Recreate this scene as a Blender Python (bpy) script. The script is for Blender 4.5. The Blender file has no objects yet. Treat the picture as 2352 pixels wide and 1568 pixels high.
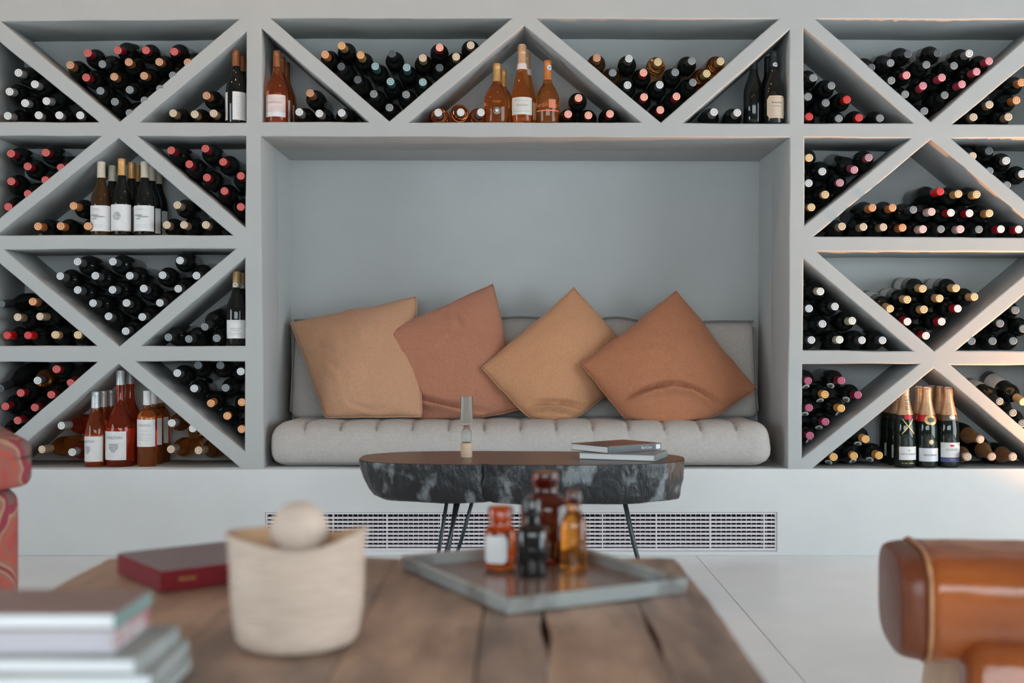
import bpy, bmesh, math, random
from mathutils import Vector, Matrix, noise

random.seed(7)
scene = bpy.context.scene
COL = scene.collection

# ------------------------------------------------------------------ camera
F = 2655.0          # focal length in pixels of the 2352 px wide frame
D0 = 4.5            # camera to the front plane of the rack (y = 0)
VX, VY = 1190.0, 800.0
ZC = 0.805          # eye height

def P(px, py, y=0.0):
    """the point of the room that stands at depth y (0 = front of the rack)"""
    d = D0 + y
    return Vector(((px - VX) * d / F, y, ZC - (py - VY) * d / F))

cam_d = bpy.data.cameras.new('camera')
cam = bpy.data.objects.new('camera', cam_d)
COL.objects.link(cam)
cam.location = (0, -D0, ZC)
cam.rotation_euler = (math.pi / 2, 0, 0)
cam_d.sensor_width = 36.0
cam_d.lens = 36.0 * F / 2352.0
cam_d.shift_x = -(VX - 1176.0) / 2352.0
cam_d.shift_y = (VY - 784.0) / 2352.0
cam_d.clip_start = 0.05
cam_d.dof.use_dof = True
cam_d.dof.focus_distance = 4.5
cam_d.dof.aperture_fstop = 2.7
scene.camera = cam

# ------------------------------------------------------------------ light
world = bpy.data.worlds.new('overcast_sky')
scene.world = world
world.use_nodes = True
bg = world.node_tree.nodes['Background']
bg.inputs['Color'].default_value = (0.825, 0.935, 1.0, 1)
bg.inputs['Strength'].default_value = 8.0

def area(name, loc, rot, sx, sy, energy, color, portal=False):
    l = bpy.data.lights.new(name, 'AREA')
    l.shape = 'RECTANGLE'; l.size = sx; l.size_y = sy
    l.energy = energy; l.color = color
    if portal:
        l.cycles.is_portal = True
    o = bpy.data.objects.new(name, l); COL.objects.link(o)
    o.location = loc; o.rotation_euler = rot
    return o

def lamp(name, loc, energy, color, radius=0.04):
    l = bpy.data.lights.new(name, 'POINT')
    l.energy = energy; l.color = color; l.shadow_soft_size = radius
    o = bpy.data.objects.new(name, l); COL.objects.link(o)
    o.location = loc
    return o

ROOM_L, ROOM_R, ROOM_B, ROOM_T = -4.2, 4.6, -6.4, 4.1
# window openings of the room: right wall (y0,y1,z0,z1), rear wall (x0,x1,z0,z1)
WIN_R = (-5.2, -1.0, 0.05, 2.25)
WIN_L = (-4.0, -1.8, 0.05, 1.9)
WIN_B = (-2.3, 2.4, 0.75, 1.95)
area('window_portal', (ROOM_R, (WIN_R[0] + WIN_R[1]) / 2, (WIN_R[2] + WIN_R[3]) / 2), (0, math.pi / 2, 0),
     WIN_R[3] - WIN_R[2], WIN_R[1] - WIN_R[0], 1, (1, 1, 1), True)
area('window_portal', ((WIN_B[0] + WIN_B[1]) / 2, ROOM_B, (WIN_B[2] + WIN_B[3]) / 2), (math.pi / 2, 0, 0),
     WIN_B[1] - WIN_B[0], WIN_B[3] - WIN_B[2], 1, (1, 1, 1), True)
area('window_portal', (ROOM_L, (WIN_L[0] + WIN_L[1]) / 2, (WIN_L[2] + WIN_L[3]) / 2), (0, -math.pi / 2, 0),
     WIN_L[3] - WIN_L[2], WIN_L[1] - WIN_L[0], 1, (1, 1, 1), True)
WARM = (1.0, 0.42, 0.13)
for x, y, z, e in [(-2.0, -0.75, 2.75, 7.0), (-1.0, -0.75, 2.75, 7.0), (0.1, -0.75, 2.75, 6.0), (-1.0, -3.3, 2.6, 3.0), (-0.6, -3.9, 2.9, 3.0), (0.9, -3.7, 2.7, 3.0)]:
    lamp('pendant_bulb', (x, y, z), e, (1.0, 0.52, 0.24), 0.03)
sl = bpy.data.lights.new('floor_uplight', 'SPOT')
sl.energy = 250.0; sl.color = WARM; sl.shadow_soft_size = 0.025; sl.spot_size = math.radians(172); sl.spot_blend = 0.6
so = bpy.data.objects.new('floor_uplight', sl); COL.objects.link(so)
so.location = (2.50, -0.15, 0.06); so.rotation_euler = (math.radians(180), math.radians(12), 0)

scene.cycles.max_bounces = 7
scene.cycles.diffuse_bounces = 4
scene.cycles.glossy_bounces = 3
scene.cycles.transmission_bounces = 7
scene.cycles.caustics_reflective = False
scene.cycles.blur_glossy = 1.0
scene.cycles.use_light_tree = False
scene.cycles.use_adaptive_sampling = True
scene.cycles.adaptive_threshold = 0.035
scene.view_settings.view_transform = 'Standard'
scene.view_settings.look = 'None'
scene.view_settings.exposure = 0.07
scene.view_settings.gamma = 1.0
scene.view_settings.use_curve_mapping = False

# ------------------------------------------------------------------ materials
MATS = {}

def mat(name, color, rough=0.5, metal=0.0, var=0.0, vscale=20.0, bump=0.0, bscale=60.0, trans=0.0, ior=1.45,
        stretch=(1, 1, 1), color2=None, spec=0.5, coat=0.0, emit=None, detail=4.0, sheen=0.0, lo=0.35, hi=0.65):
    """procedural principled material; var / color2: noise between two colours, bump: noise relief"""
    if name in MATS:
        return MATS[name]
    m = bpy.data.materials.new(name)
    m.use_nodes = True
    nt = m.node_tree
    b = nt.nodes['Principled BSDF']
    b.inputs['Base Color'].default_value = (*color, 1)
    b.inputs['Roughness'].default_value = rough
    b.inputs['Metallic'].default_value = metal
    b.inputs['IOR'].default_value = ior
    b.inputs['Specular IOR Level'].default_value = spec
    b.inputs['Transmission Weight'].default_value = trans
    b.inputs['Coat Weight'].default_value = coat
    b.inputs['Sheen Weight'].default_value = sheen
    m.diffuse_color = (*color, 1)
    if var or color2 or bump:
        tc = nt.nodes.new('ShaderNodeTexCoord')
        mp = nt.nodes.new('ShaderNodeMapping')
        mp.inputs['Scale'].default_value = stretch
        nt.links.new(tc.outputs['Object'], mp.inputs['Vector'])
    if var or color2:
        if color2 is None:
            color2 = tuple(max(0, c * (1 - var)) for c in color)
            color = tuple(min(1, c * (1 + var)) for c in color)
        n = nt.nodes.new('ShaderNodeTexNoise')
        n.inputs['Scale'].default_value = vscale
        n.inputs['Detail'].default_value = detail
        r = nt.nodes.new('ShaderNodeValToRGB')
        r.color_ramp.elements[0].position = lo
        r.color_ramp.elements[1].position = hi
        r.color_ramp.elements[0].color = (*color2, 1)
        r.color_ramp.elements[1].color = (*color, 1)
        nt.links.new(mp.outputs['Vector'], n.inputs['Vector'])
        nt.links.new(n.outputs['Fac'], r.inputs['Fac'])
        nt.links.new(r.outputs['Color'], b.inputs['Base Color'])
    if bump:
        n2 = nt.nodes.new('ShaderNodeTexNoise')
        n2.inputs['Scale'].default_value = bscale
        n2.inputs['Detail'].default_value = 5.0
        bp = nt.nodes.new('ShaderNodeBump')
        bp.inputs['Strength'].default_value = bump
        bp.inputs['Distance'].default_value = 0.01
        nt.links.new(mp.outputs['Vector'], n2.inputs['Vector'])
        nt.links.new(n2.outputs['Fac'], bp.inputs['Height'])
        nt.links.new(bp.outputs['Normal'], b.inputs['Normal'])
    MATS[name] = m
    return m

PLASTER = mat('white_limewash_plaster', (0.402, 0.414, 0.408), 0.75, var=0.018, vscale=6.0, bump=0.12, bscale=14.0, spec=0.3)
BASE_LIGHTENED = mat('white_paint_lightened', (0.61, 0.625, 0.625), 0.6, var=0.015, vscale=6.0, bump=0.06, bscale=14.0, spec=0.3)  # smooth white paint, lightened to stand in for light missing low on the wall
ROOMWALL = mat('room_wall_paint', (0.22, 0.20, 0.18), 0.85, var=0.03, vscale=3.0, bump=0.05, bscale=30)
CEIL = mat('ceiling_paint', (0.24, 0.20, 0.17), 0.9, var=0.02, vscale=3.0)
FLOOR_M = mat('pale_stone_tile', (0.82, 0.865, 0.885), 0.25, var=0.045, vscale=2.2, bump=0.02, bscale=25, spec=0.4)
GROUT = mat('grout', (0.50, 0.50, 0.50), 0.9, var=0.05, vscale=30)
FRAME_M = mat('window_frame_paint', (0.10, 0.10, 0.10), 0.4, var=0.05, vscale=10)
PAPER = mat('white_label_paper', (0.66, 0.66, 0.655), 0.55, var=0.03, vscale=40)
INK = mat('dark_print', (0.10, 0.10, 0.10), 0.6, var=0.05, vscale=50)
INK_GREY = mat('grey_print', (0.30, 0.31, 0.31), 0.6, var=0.05, vscale=50)

# ------------------------------------------------------------------ builders
def me_of(verts, faces, mats, smooth=False, name='mesh', midx=None):
    me = bpy.data.meshes.new(name)
    me.from_pydata([tuple(v) for v in verts], [], faces)
    if not isinstance(mats, (list, tuple)):
        mats = [mats]
    for m in mats:
        me.materials.append(m)
    if smooth:
        me.polygons.foreach_set('use_smooth', [True] * len(me.polygons))
    if midx:
        me.polygons.foreach_set('material_index', midx)
    me.update()
    return me

def put(name, me, parent=None, loc=(0, 0, 0), rot=None):
    o = bpy.data.objects.new(name, me)
    COL.objects.link(o)
    o.location = loc
    if rot is not None:
        o.rotation_euler = rot
    if parent is not None:
        o.parent = parent
    return o

def tag(o, label=None, cat=None, group=None, kind=None):
    if label: o['label'] = label
    if cat: o['category'] = cat
    if group: o['group'] = group
    if kind: o['kind'] = kind
    return o

def thing(name, label, cat, loc=(0, 0, 0), rotz=0.0, group=None, quat=None):
    o = bpy.data.objects.new(name, None)
    COL.objects.link(o)
    o.empty_display_size = 0.05
    o.location = loc
    if quat is not None:
        o.rotation_mode = 'QUATERNION'; o.rotation_quaternion = quat
    else:
        o.rotation_euler = (0, 0, rotz)
    return tag(o, label, cat, group)

def box_geo(x0, x1, y0, y1, z0, z1):
    v = [(x0, y0, z0), (x1, y0, z0), (x1, y1, z0), (x0, y1, z0), (x0, y0, z1), (x1, y0, z1), (x1, y1, z1), (x0, y1, z1)]
    f = [(0, 3, 2, 1), (4, 5, 6, 7), (0, 1, 5, 4), (1, 2, 6, 5), (2, 3, 7, 6), (3, 0, 4, 7)]
    return v, f

def box(name, b, m, parent=None, bevel=0.0, seg=2):
    v, f = box_geo(*b)
    me = me_of(v, f, m, name=name)
    if bevel:
        bm = bmesh.new(); bm.from_mesh(me)
        bmesh.ops.bevel(bm, geom=bm.edges[:], offset=bevel, segments=seg, affect='EDGES', profile=0.5)
        bm.to_mesh(me); bm.free()
    return put(name, me, parent)

def lathe(profile, m, seg=24, name='lathe', midx_fn=None, smooth=True):
    """profile: list of (r, z) from bottom to top; r = 0 closes the end"""
    verts, faces, rings, mi = [], [], [], []
    for r, z in profile:
        if r <= 1e-6:
            rings.append([len(verts)]); verts.append((0, 0, z))
        else:
            rings.append(list(range(len(verts), len(verts) + seg)))
            for k in range(seg):
                a = 2 * math.pi * k / seg
                verts.append((r * math.cos(a), r * math.sin(a), z))
    for i in range(len(rings) - 1):
        a, b = rings[i], rings[i + 1]
        for k in range(seg):
            k2 = (k + 1) % seg
            if len(a) == 1 and len(b) == 1:
                continue
            if len(a) == 1:
                faces.append((a[0], b[k2], b[k]))
            elif len(b) == 1:
                faces.append((a[k], a[k2], b[0]))
            else:
                faces.append((a[k], a[k2], b[k2], b[k]))
            mi.append(midx_fn(i) if midx_fn else 0)
    me = me_of(verts, faces, m, smooth, name, mi)
    if smooth:
        sharp_by_angle(me, 40)
    return me

def sharp_by_angle(me, deg):
    bm = bmesh.new(); bm.from_mesh(me)
    for e in bm.edges:
        if len(e.link_faces) == 2 and e.calc_face_angle(0) > math.radians(deg):
            e.smooth = False
    bm.to_mesh(me); bm.free()

def axis_coords(h, r, n):
    """coordinates of a grid line over [-h, h], dense in the rounded ends"""
    c = []
    k = 4
    for i in range(k):
        c.append(-h + r * (1 - math.cos(math.pi / 2 * i / k)) if r > 0 else -h)
    inner = h - r
    for i in range(n + 1):
        c.append(-inner + 2 * inner * i / n)
    for i in range(k - 1, -1, -1):
        c.append(h - (r * (1 - math.cos(math.pi / 2 * i / k)) if r > 0 else 0))
    out = []
    for v in c:
        if not out or abs(v - out[-1]) > 1e-6:
            out.append(v)
    return out

def rounded_box_me(size, r, m, n=(6, 6, 6), disp=None, name='rounded', smooth=True, center=(0, 0, 0)):
    h = [s / 2 for s in size]
    r = min(r, min(h) * 0.999)
    ax = [axis_coords(h[i], r, n[i]) for i in range(3)]
    verts, faces, idx = [], [], {}

    def vid(p):
        key = tuple(round(c, 5) for c in p)
        if key not in idx:
            inner = [max(-(h[i] - r), min(h[i] - r, p[i])) for i in range(3)]
            d = Vector([p[i] - inner[i] for i in range(3)])
            q = Vector(inner)
            nrm = d.normalized() if d.length > 1e-9 else Vector((0, 0, 1))
            if d.length > 1e-9:
                q = q + nrm * r
            if disp:
                q = disp(q, nrm)
            idx[key] = len(verts)
            verts.append(tuple(q + Vector(center)))
        return idx[key]
    for a in range(3):
        b, c = (a + 1) % 3, (a + 2) % 3
        for s in (-1, 1):
            for i in range(len(ax[b]) - 1):
                for j in range(len(ax[c]) - 1):
                    quad = []
                    for (ii, jj) in ((i, j), (i + 1, j), (i + 1, j + 1), (i, j + 1)):
                        p = [0, 0, 0]
                        p[a] = s * h[a]; p[b] = ax[b][ii]; p[c] = ax[c][jj]
                        quad.append(vid(p))
                    if s < 0:
                        quad.reverse()
                    if len(set(quad)) >= 3:
                        faces.append(tuple(dict.fromkeys(quad)))
    return me_of(verts, faces, m, smooth, name)

def tube_me(pts, rad, m, seg=10, name='tube'):
    """a round rod along a polyline (rad: number or list)"""
    verts, faces = [], []
    n = len(pts)
    pts = [Vector(p) for p in pts]
    for i, p in enumerate(pts):
        t = (pts[min(i + 1, n - 1)] - pts[max(i - 1, 0)]).normalized()
        up = Vector((0, 0, 1)) if abs(t.z) < 0.9 else Vector((1, 0, 0))
        s = t.cross(up).normalized(); u = s.cross(t)
        rr = rad[i] if isinstance(rad, (list, tuple)) else rad
        for k in range(seg):
            a = 2 * math.pi * k / seg
            verts.append(p + s * rr * math.cos(a) + u * rr * math.sin(a))
    for i in range(n - 1):
        for k in range(seg):
            k2 = (k + 1) % seg
            faces.append((i * seg + k, i * seg + k2, (i + 1) * seg + k2, (i + 1) * seg + k))
    faces.append(tuple(range(seg))[::-1]); faces.append(tuple((n - 1) * seg + k for k in range(seg)))
    return me_of(verts, faces, m, True, name)

def fbm(p, s=1.0):
    return noise.fractal(Vector(p) * s, 1.0, 2.0, 4)

def plate_with_holes(outer, holes, depth, bevel, wob=0.0):
    """a plate in the x-z plane, front at y = 0, back at y = depth, with rounded rims; outlines are (x, z) lists"""
    cu = bpy.data.curves.new('plate', 'CURVE')
    cu.dimensions = '2D'; cu.fill_mode = 'BOTH'
    cu.extrude = depth / 2 - bevel; cu.bevel_depth = bevel; cu.bevel_resolution = 2
    cu.offset = -bevel
    for k, poly in enumerate([outer] + holes):
        pts = []
        m = len(poly)
        for i in range(m):
            a = Vector(poly[i]); b = Vector(poly[(i + 1) % m])
            L = (b - a).length
            q = max(1, int(L / 0.035)) if (k > 0 and wob) else 1
            nr = Vector((-(b - a).y, (b - a).x)).normalized()
            for j in range(q):
                t = j / q
                w = 0.0
                if wob:
                    w = wob * noise.noise(Vector((t * L * 6 + k * 7.3, i * 3.1, 0.5))) * math.sin(math.pi * t) ** 0.5
                pts.append(a.lerp(b, t) + nr * w)
        sp = cu.splines.new('POLY')
        sp.points.add(len(pts) - 1)
        for q, p in zip(sp.points, pts):
            q.co = (p.x, p.y, 0, 1)
        sp.use_cyclic_u = True
    o = bpy.data.objects.new('plate', cu)
    COL.objects.link(o)
    dg = bpy.context.evaluated_depsgraph_get()
    me = bpy.data.meshes.new_from_object(o.evaluated_get(dg))
    bpy.data.objects.remove(o); bpy.data.curves.remove(cu)
    me.transform(Matrix.Rotation(math.pi / 2, 4, 'X'))
    me.transform(Matrix.Translation((0, depth / 2, 0)))
    return me

def text_me(txt, size, m, name='lettering', align='CENTER', extrude=0.0, spacing=1.0):
    cu = bpy.data.curves.new('t', 'FONT')
    cu.body = txt; cu.size = size; cu.align_x = align; cu.align_y = 'CENTER'
    cu.space_character = spacing; cu.resolution_u = 2; cu.extrude = extrude
    o = bpy.data.objects.new('t', cu); COL.objects.link(o)
    dg = bpy.context.evaluated_depsgraph_get()
    me = bpy.data.meshes.new_from_object(o.evaluated_get(dg))
    bpy.data.objects.remove(o); bpy.data.curves.remove(cu)
    me.materials.clear(); me.materials.append(m)
    me.name = name
    return me
# ------------------------------------------------------------------ room shell
def structure(o):
    o['kind'] = 'structure'
    return o

# floor of large pale tiles
floor = structure(box('floor', (ROOM_L - .2, ROOM_R + .2, ROOM_B - .2, 0.9, -0.12, -0.006), GROUT))
TX = [0.693 + 1.5 * k for k in range(-4, 4)]
TY = [0.62 - 0.0, -0.02 - 0.0]
TY = [0.6, -2.02, -4.64, -7.26, -9.0]
for i in range(len(TX) - 1):
    for j in range(len(TY) - 1):
        x0, x1 = max(TX[i], ROOM_L - .2) + 0.0008, min(TX[i + 1], ROOM_R + .2) - 0.0008
        y1, y0 = TY[j] - 0.0013, TY[j + 1] + 0.0013
        if x1 - x0 > 0.05:
            box('floor_tile', (x0, x1, y0, y1, -0.02, 0.0), FLOOR_M, floor, 0.0015, 1)

structure(box('ceiling', (ROOM_L - .2, ROOM_R + .2, ROOM_B - .2, 0.9, ROOM_T, ROOM_T + .15), CEIL))

def wall_parts(name, quads, m):
    v, f = [], []
    for q in quads:
        vv, ff = box_geo(*q)
        k = len(v); v += vv; f += [tuple(i + k for i in t) for t in ff]
    return structure(put(name, me_of(v, f, m, name=name)))

a0, a1, b0, b1 = WIN_R
wall_parts('wall_right', [(ROOM_R, ROOM_R + .2, ROOM_B - .2, a0, 0, ROOM_T), (ROOM_R, ROOM_R + .2, a1, 0.9, 0, ROOM_T),
                          (ROOM_R, ROOM_R + .2, a0, a1, 0, b0), (ROOM_R, ROOM_R + .2, a0, a1, b1, ROOM_T)], ROOMWALL)
e0, e1, h0, h1 = WIN_L
wall_parts('wall_left', [(ROOM_L - .2, ROOM_L, ROOM_B - .2, e0, 0, ROOM_T), (ROOM_L - .2, ROOM_L, e1, 0.9, 0, ROOM_T),
                         (ROOM_L - .2, ROOM_L, e0, e1, 0, h0), (ROOM_L - .2, ROOM_L, e0, e1, h1, ROOM_T)], ROOMWALL)
c0, c1, d0, d1 = WIN_B
wall_parts('wall_rear', [(ROOM_L - .2, c0, ROOM_B - .2, ROOM_B, 0, ROOM_T), (c1, ROOM_R + .2, ROOM_B - .2, ROOM_B, 0, ROOM_T),
                         (c0, c1, ROOM_B - .2, ROOM_B, 0, d0), (c0, c1, ROOM_B - .2, ROOM_B, d1, ROOM_T)], ROOMWALL)

def window(name, quads, parent_name=None):
    t = bpy.data.objects.new(name, None); COL.objects.link(t); structure(t)
    for q in quads:
        box('window_frame', q, FRAME_M, t)
    return t
n = 4
qs = []
for k in range(n + 1):
    y = a0 + (a1 - a0) * k / n
    qs.append((ROOM_R + .06, ROOM_R + .11, y - .03, y + .03, b0, b1))
window('window_1', qs)
qs = []
for k in range(4):
    x = c0 + (c1 - c0) * k / 3
    qs.append((x - .03, x + .03, ROOM_B - .11, ROOM_B - .06, d0, d1))
window('window_2', qs)
qs = []
for k in range(4):
    y = e0 + (e1 - e0) * k / 3
    qs.append((ROOM_L - .11, ROOM_L - .06, y - .03, y + .03, h0, h1))
window('window_3', qs)

# ------------------------------------------------------------------ the rack: openings measured on its front plane
CELLS = {
    'A1': [(-19, 81), (227, 280), (-19, 280)],
    'A2': [(2, 49), (548, 44), (275, 279)],
    'A3': [(566, 73), (565, 281), (322, 280)],
    'B1': [(601, 66), (847, 280), (601, 280)],
    'B2': [(622, 42), (1175, 42), (894, 278)],
    'B3': [(1204, 59), (1472, 281), (940, 281)],
    'B4': [(1233, 42), (1788, 44), (1518, 281)],
    'B5': [(1814, 68), (1813, 283), (1569, 282)],
    'C1': [(1846, 63), (2098, 283), (1847, 283)],
    'C2': [(1873, 44), (2405, 45), (2138, 279)],
    'C3': [(2429, 88), (2429, 285), (2188, 285)],
    'A4': [(-19, 312), (232, 312), (-19, 515)],
    'A5': [(272, 317), (534, 540), (-8, 540)],
    'A6': [(316, 312), (565, 312), (563, 522)],
    'A7': [(-19, 589), (222, 794), (-19, 794)],
    'A8': [(10, 573), (541, 571), (274, 795)],
    'A9': [(563, 592), (563, 794), (325, 794)],
    'A10': [(-19, 831), (223, 831), (-19, 1039)],
    'A11': [(272, 836), (550, 1073), (-6, 1073)],
    'A12': [(312, 830), (562, 830), (562, 1036)],
    'C4': [(1848, 315), (2093, 318), (1848, 517)],
    'C5': [(2138, 320), (2407, 546), (1869, 543)],
    'C6': [(2185, 318), (2429, 318), (2429, 527)],
    'C7': [(1846, 595), (2097, 806), (1844, 804)],
    'C8': [(1875, 577), (2416, 579), (2146, 806)],
    'C9': [(2429, 614), (2429, 805), (2197, 805)],
    'C10': [(1843, 836), (2111, 836), (1842, 1052)],
    'C11': [(2145, 846), (2420, 1075), (1867, 1075)],
    'C12': [(2184, 838), (2429, 838), (2429, 1050)],
}
NICHE = [(599, 313), (1814, 316), (1809, 1075), (606, 1073)]
SHELF_D, NICHE_D = 0.306, 0.57

def xz(p):
    q = P(p[0], p[1], 0.0)
    return (q.x, q.z)

rack = thing('wine_rack', 'white plastered built-in wine rack of triangular compartments around a seating niche', 'wine rack', (0, 0, 0))
OUT = [(-70, -80), (2480, -80), (2480, 1110), (-70, 1110)]
plate = plate_with_holes([xz(p) for p in OUT], [[xz(p) for p in poly] for poly in list(CELLS.values()) + [NICHE]], SHELF_D, 0.005, 0.0028)
bm = bmesh.new(); bm.from_mesh(plate)
XB = [-19, 273, 566, 600, 894, 1204, 1518, 1813, 1847, 2142, 2429]
ZB = [43, 281.5, 314, 542, 574, 797, 832, 1074]
for x in XB:
    g = bm.verts[:] + bm.edges[:] + bm.faces[:]
    bmesh.ops.bisect_plane(bm, geom=g, dist=1e-6, plane_co=P(x, 500), plane_no=(1, 0, 0))
for z in ZB:
    g = bm.verts[:] + bm.edges[:] + bm.faces[:]
    bmesh.ops.bisect_plane(bm, geom=g, dist=1e-6, plane_co=P(500, z), plane_no=(0, 0, 1))
S0 = F / D0

def piece_of(c):
    px, py = VX + c.x * S0, VY - (c.z - ZC) * S0
    if py < 43: return ('lintel', 0)
    if py > 1074: return ('sill', 0)
    if px < -19: return ('post', 0)
    if 566 <= px < 600: return ('post', 1)
    if 1813 <= px < 1847: return ('post', 2)
    if px >= 2429: return ('post', 3)
    blk = 0 if px < 566 else (1 if px < 1813 else 2)
    if 281.5 <= py < 314: return ('shelf', 10 + blk)
    if 542 <= py < 574: return ('shelf', 20 + blk)
    if 797 <= py < 832: return ('shelf', 30 + blk)
    tier = sum(py > t for t in (297, 558, 815))
    k = sum(px > t for t in (273, 894, 1204, 1518, 2142))
    return ('diagonal_divider', 100 * tier + 10 * blk + k)

bm.faces.index_update(); bm.verts.index_update()
own = {f.index: piece_of(f.calc_center_median()) for f in bm.faces}
for _ in range(3):          # slivers cut off by the bands join the piece they touch
    seen = set(); isl = {}
    for f in bm.faces:
        if f.index in seen: continue
        st, comp = [f], []
        seen.add(f.index)
        while st:
            g = st.pop(); comp.append(g)
            for e in g.edges:
                for h in e.link_faces:
                    if h.index not in seen and own[h.index] == own[g.index]:
                        seen.add(h.index); st.append(h)
        isl.setdefault(own[f.index], []).append(comp)
    moved = 0
    for key, comps in isl.items():
        comps.sort(key=lambda c: -sum(f.calc_area() for f in c))
        for comp in comps[1:]:
            near = {}
            for f in comp:
                for e in f.edges:
                    for h in e.link_faces:
                        if own[h.index] != key:
                            near[own[h.index]] = near.get(own[h.index], 0) + e.calc_length()
            if near:
                k = max(near, key=near.get)
                for f in comp: own[f.index] = k
                moved += 1
    if not moved: break
groups = {}
for f in bm.faces:
    groups.setdefault(own[f.index], []).append(f)
for (nm, k), fs in sorted(groups.items()):
    idx, vs, faces = {}, [], []
    for f in fs:
        t = []
        for v in f.verts:
            if v.index not in idx:
                idx[v.index] = len(vs); vs.append(v.co.copy())
            t.append(idx[v.index])
        faces.append(tuple(t))
    me = me_of(vs, faces, PLASTER, True, nm)
    sharp_by_angle(me, 50)
    put(nm, me, rack)
bm.free()

def panel(name, p0, p1, y0, y1):
    a, b = P(*p0), P(*p1)
    return box(name, (min(a.x, b.x), max(a.x, b.x), y0, y1, min(a.z, b.z), max(a.z, b.z)), PLASTER, rack)

BACK_Y = SHELF_D - 0.006
panel('back_panel', (-60, 0), (590, 1105), BACK_Y, BACK_Y + .03)
panel('back_panel', (591, 0), (1822, 300), BACK_Y, BACK_Y + .03)
panel('back_panel', (1823, 0), (2470, 1105), BACK_Y, BACK_Y + .03)
# deep seating niche behind the front plane
na, nb_, nc, nd = [xz(p) for p in NICHE]
def quad_panel(name, pts, ny):
    """flat panel following the niche edge from the shelf depth to the niche back, 3 cm thick outwards"""
    v = []
    for (x, z) in pts:
        v += [(x, SHELF_D - .008, z), (x, NICHE_D + .03, z)]
    o = [(x + ny[0] * .03, z + ny[1] * .03) for (x, z) in pts]
    for (x, z) in o:
        v += [(x, SHELF_D + .03, z), (x, NICHE_D + .03, z)]
    f = [(0, 1, 3, 2), (4, 6, 7, 5), (0, 2, 6, 4), (1, 5, 7, 3), (0, 4, 5, 1), (2, 3, 7, 6)]
    return put(name, me_of(v, f, PLASTER, name=name), rack)
quad_panel('niche_side', [na, nd], (-1, 0))
quad_panel('niche_side', [nb_, nc], (1, 0))
quad_panel('niche_top', [na, nb_], (0, 1))
box('niche_back', (na[0] - .03, nb_[0] + .03, NICHE_D, NICHE_D + .03, nd[1] - .05, na[1] + .03), PLASTER, rack)
box('bench_slab', (na[0] - .02, nb_[0] + .02, SHELF_D - .02, NICHE_D + .03, nd[1] - .06, nd[1] - .001), PLASTER, rack)

# plinth below the rack, with the vent opening
LEDGE_Z = xz((1200, 1074))[1]
g0, g1 = xz((611, 1176)), xz((1783, 1264))
pl0, pl1 = xz((-70, 1076.5)), xz((2480, 1076.5))
pm = plate_with_holes([(pl0[0], 0.0), (pl1[0], 0.0), (pl1[0], pl1[1]), (pl0[0], pl0[1])],
                      [[(g0[0], g0[1]), (g1[0], g0[1]), (g1[0], g1[1]), (g0[0], g1[1])]], 0.06, 0.004)
pm.materials.clear(); pm.materials.append(BASE_LIGHTENED)
plinth = structure(put('wall_base', pm, loc=(0, -0.012, 0)))
structure(box('wall_back', (ROOM_L - .2, ROOM_R + .2, 0.62, 0.80, 0, ROOM_T), ROOMWALL))
hi_z = xz((0, -79))[1]
structure(box('wall_upper', (ROOM_L, ROOM_R, 0.0, 0.62, hi_z, ROOM_T), PLASTER))
structure(box('wall_flank_left', (ROOM_L, xz((-70, 0))[0], 0.0, 0.62, 0, hi_z), PLASTER))
structure(box('wall_flank_right', (xz((2480, 0))[0], ROOM_R, 0.0, 0.62, 0, hi_z), PLASTER))

# ------------------------------------------------------------------ vent grille
GR_M = mat('grille_metal_white', (0.66, 0.63, 0.66), 0.45, var=0.03, vscale=30)
VENT_SHADE = mat('vent_shade', (0.012, 0.010, 0.014), 0.8, var=0.1, vscale=30)
grille = thing('vent_grille', 'long white slatted vent grille set in the plinth below the bench', 'vent grille', (0, -0.012, 0))
gx0, gx1, gz1, gz0 = g0[0] + .001, g1[0] - .001, g0[1] - .001, g1[1] + .001
box('shade_sheet', (gx0, gx1, 0.050, 0.056, gz0, gz1), VENT_SHADE, grille)  # near-black sheet painted as the shade behind the slats
box('frame_rail', (gx0, gx1, 0.004, 0.03, gz1 - .006, gz1), GR_M, grille)
box('frame_rail', (gx0, gx1, 0.004, 0.03, gz0, gz0 + .009), GR_M, grille)
for x in (gx0, gx1 - .005):
    box('frame_stile', (x, x + .005, 0.004, 0.03, gz0 + .0092, gz1 - .0062), GR_M, grille)
zt, zb = gz1 - .006, gz0 + .009
NS = 8
pitch = (zt - zb) / (NS + 0.55)
v, f = box_geo(gx0 + .0052, gx1 - .0052, 0.006, 0.024, -0.0036, 0.0036)
slat_me = me_of(v, f, GR_M, name='slat')
for k in range(NS):
    put('slat', slat_me, grille, (0, 0, zt - pitch * (k + 1) + .001))
v, f = box_geo(-0.0024, 0.0024, 0.005, 0.030, zb + .0002, zt - .0002)
div_me = me_of(v, f, GR_M, name='divider')
xs = [xz((p, 0))[0] for p in [642 + 123.6 * k for k in range(10)]]
for x in xs:
    put('divider', div_me, grille, (x, 0, 0))
vv, ff = [], []
x = gx0 + .0197
while x < gx1 - .01:
    if min(abs(x - q) for q in xs) > .006:
        a, b = box_geo(x - .0013, x + .0013, 0.0245, 0.034, zb + .0002, zt - .0002)
        ff += [tuple(i + len(vv) for i in t) for t in b]; vv += a
    x += .0197
fins = put('fins', me_of(vv, ff, GR_M, name='fins'), grille)
fins['kind'] = 'stuff'
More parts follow.
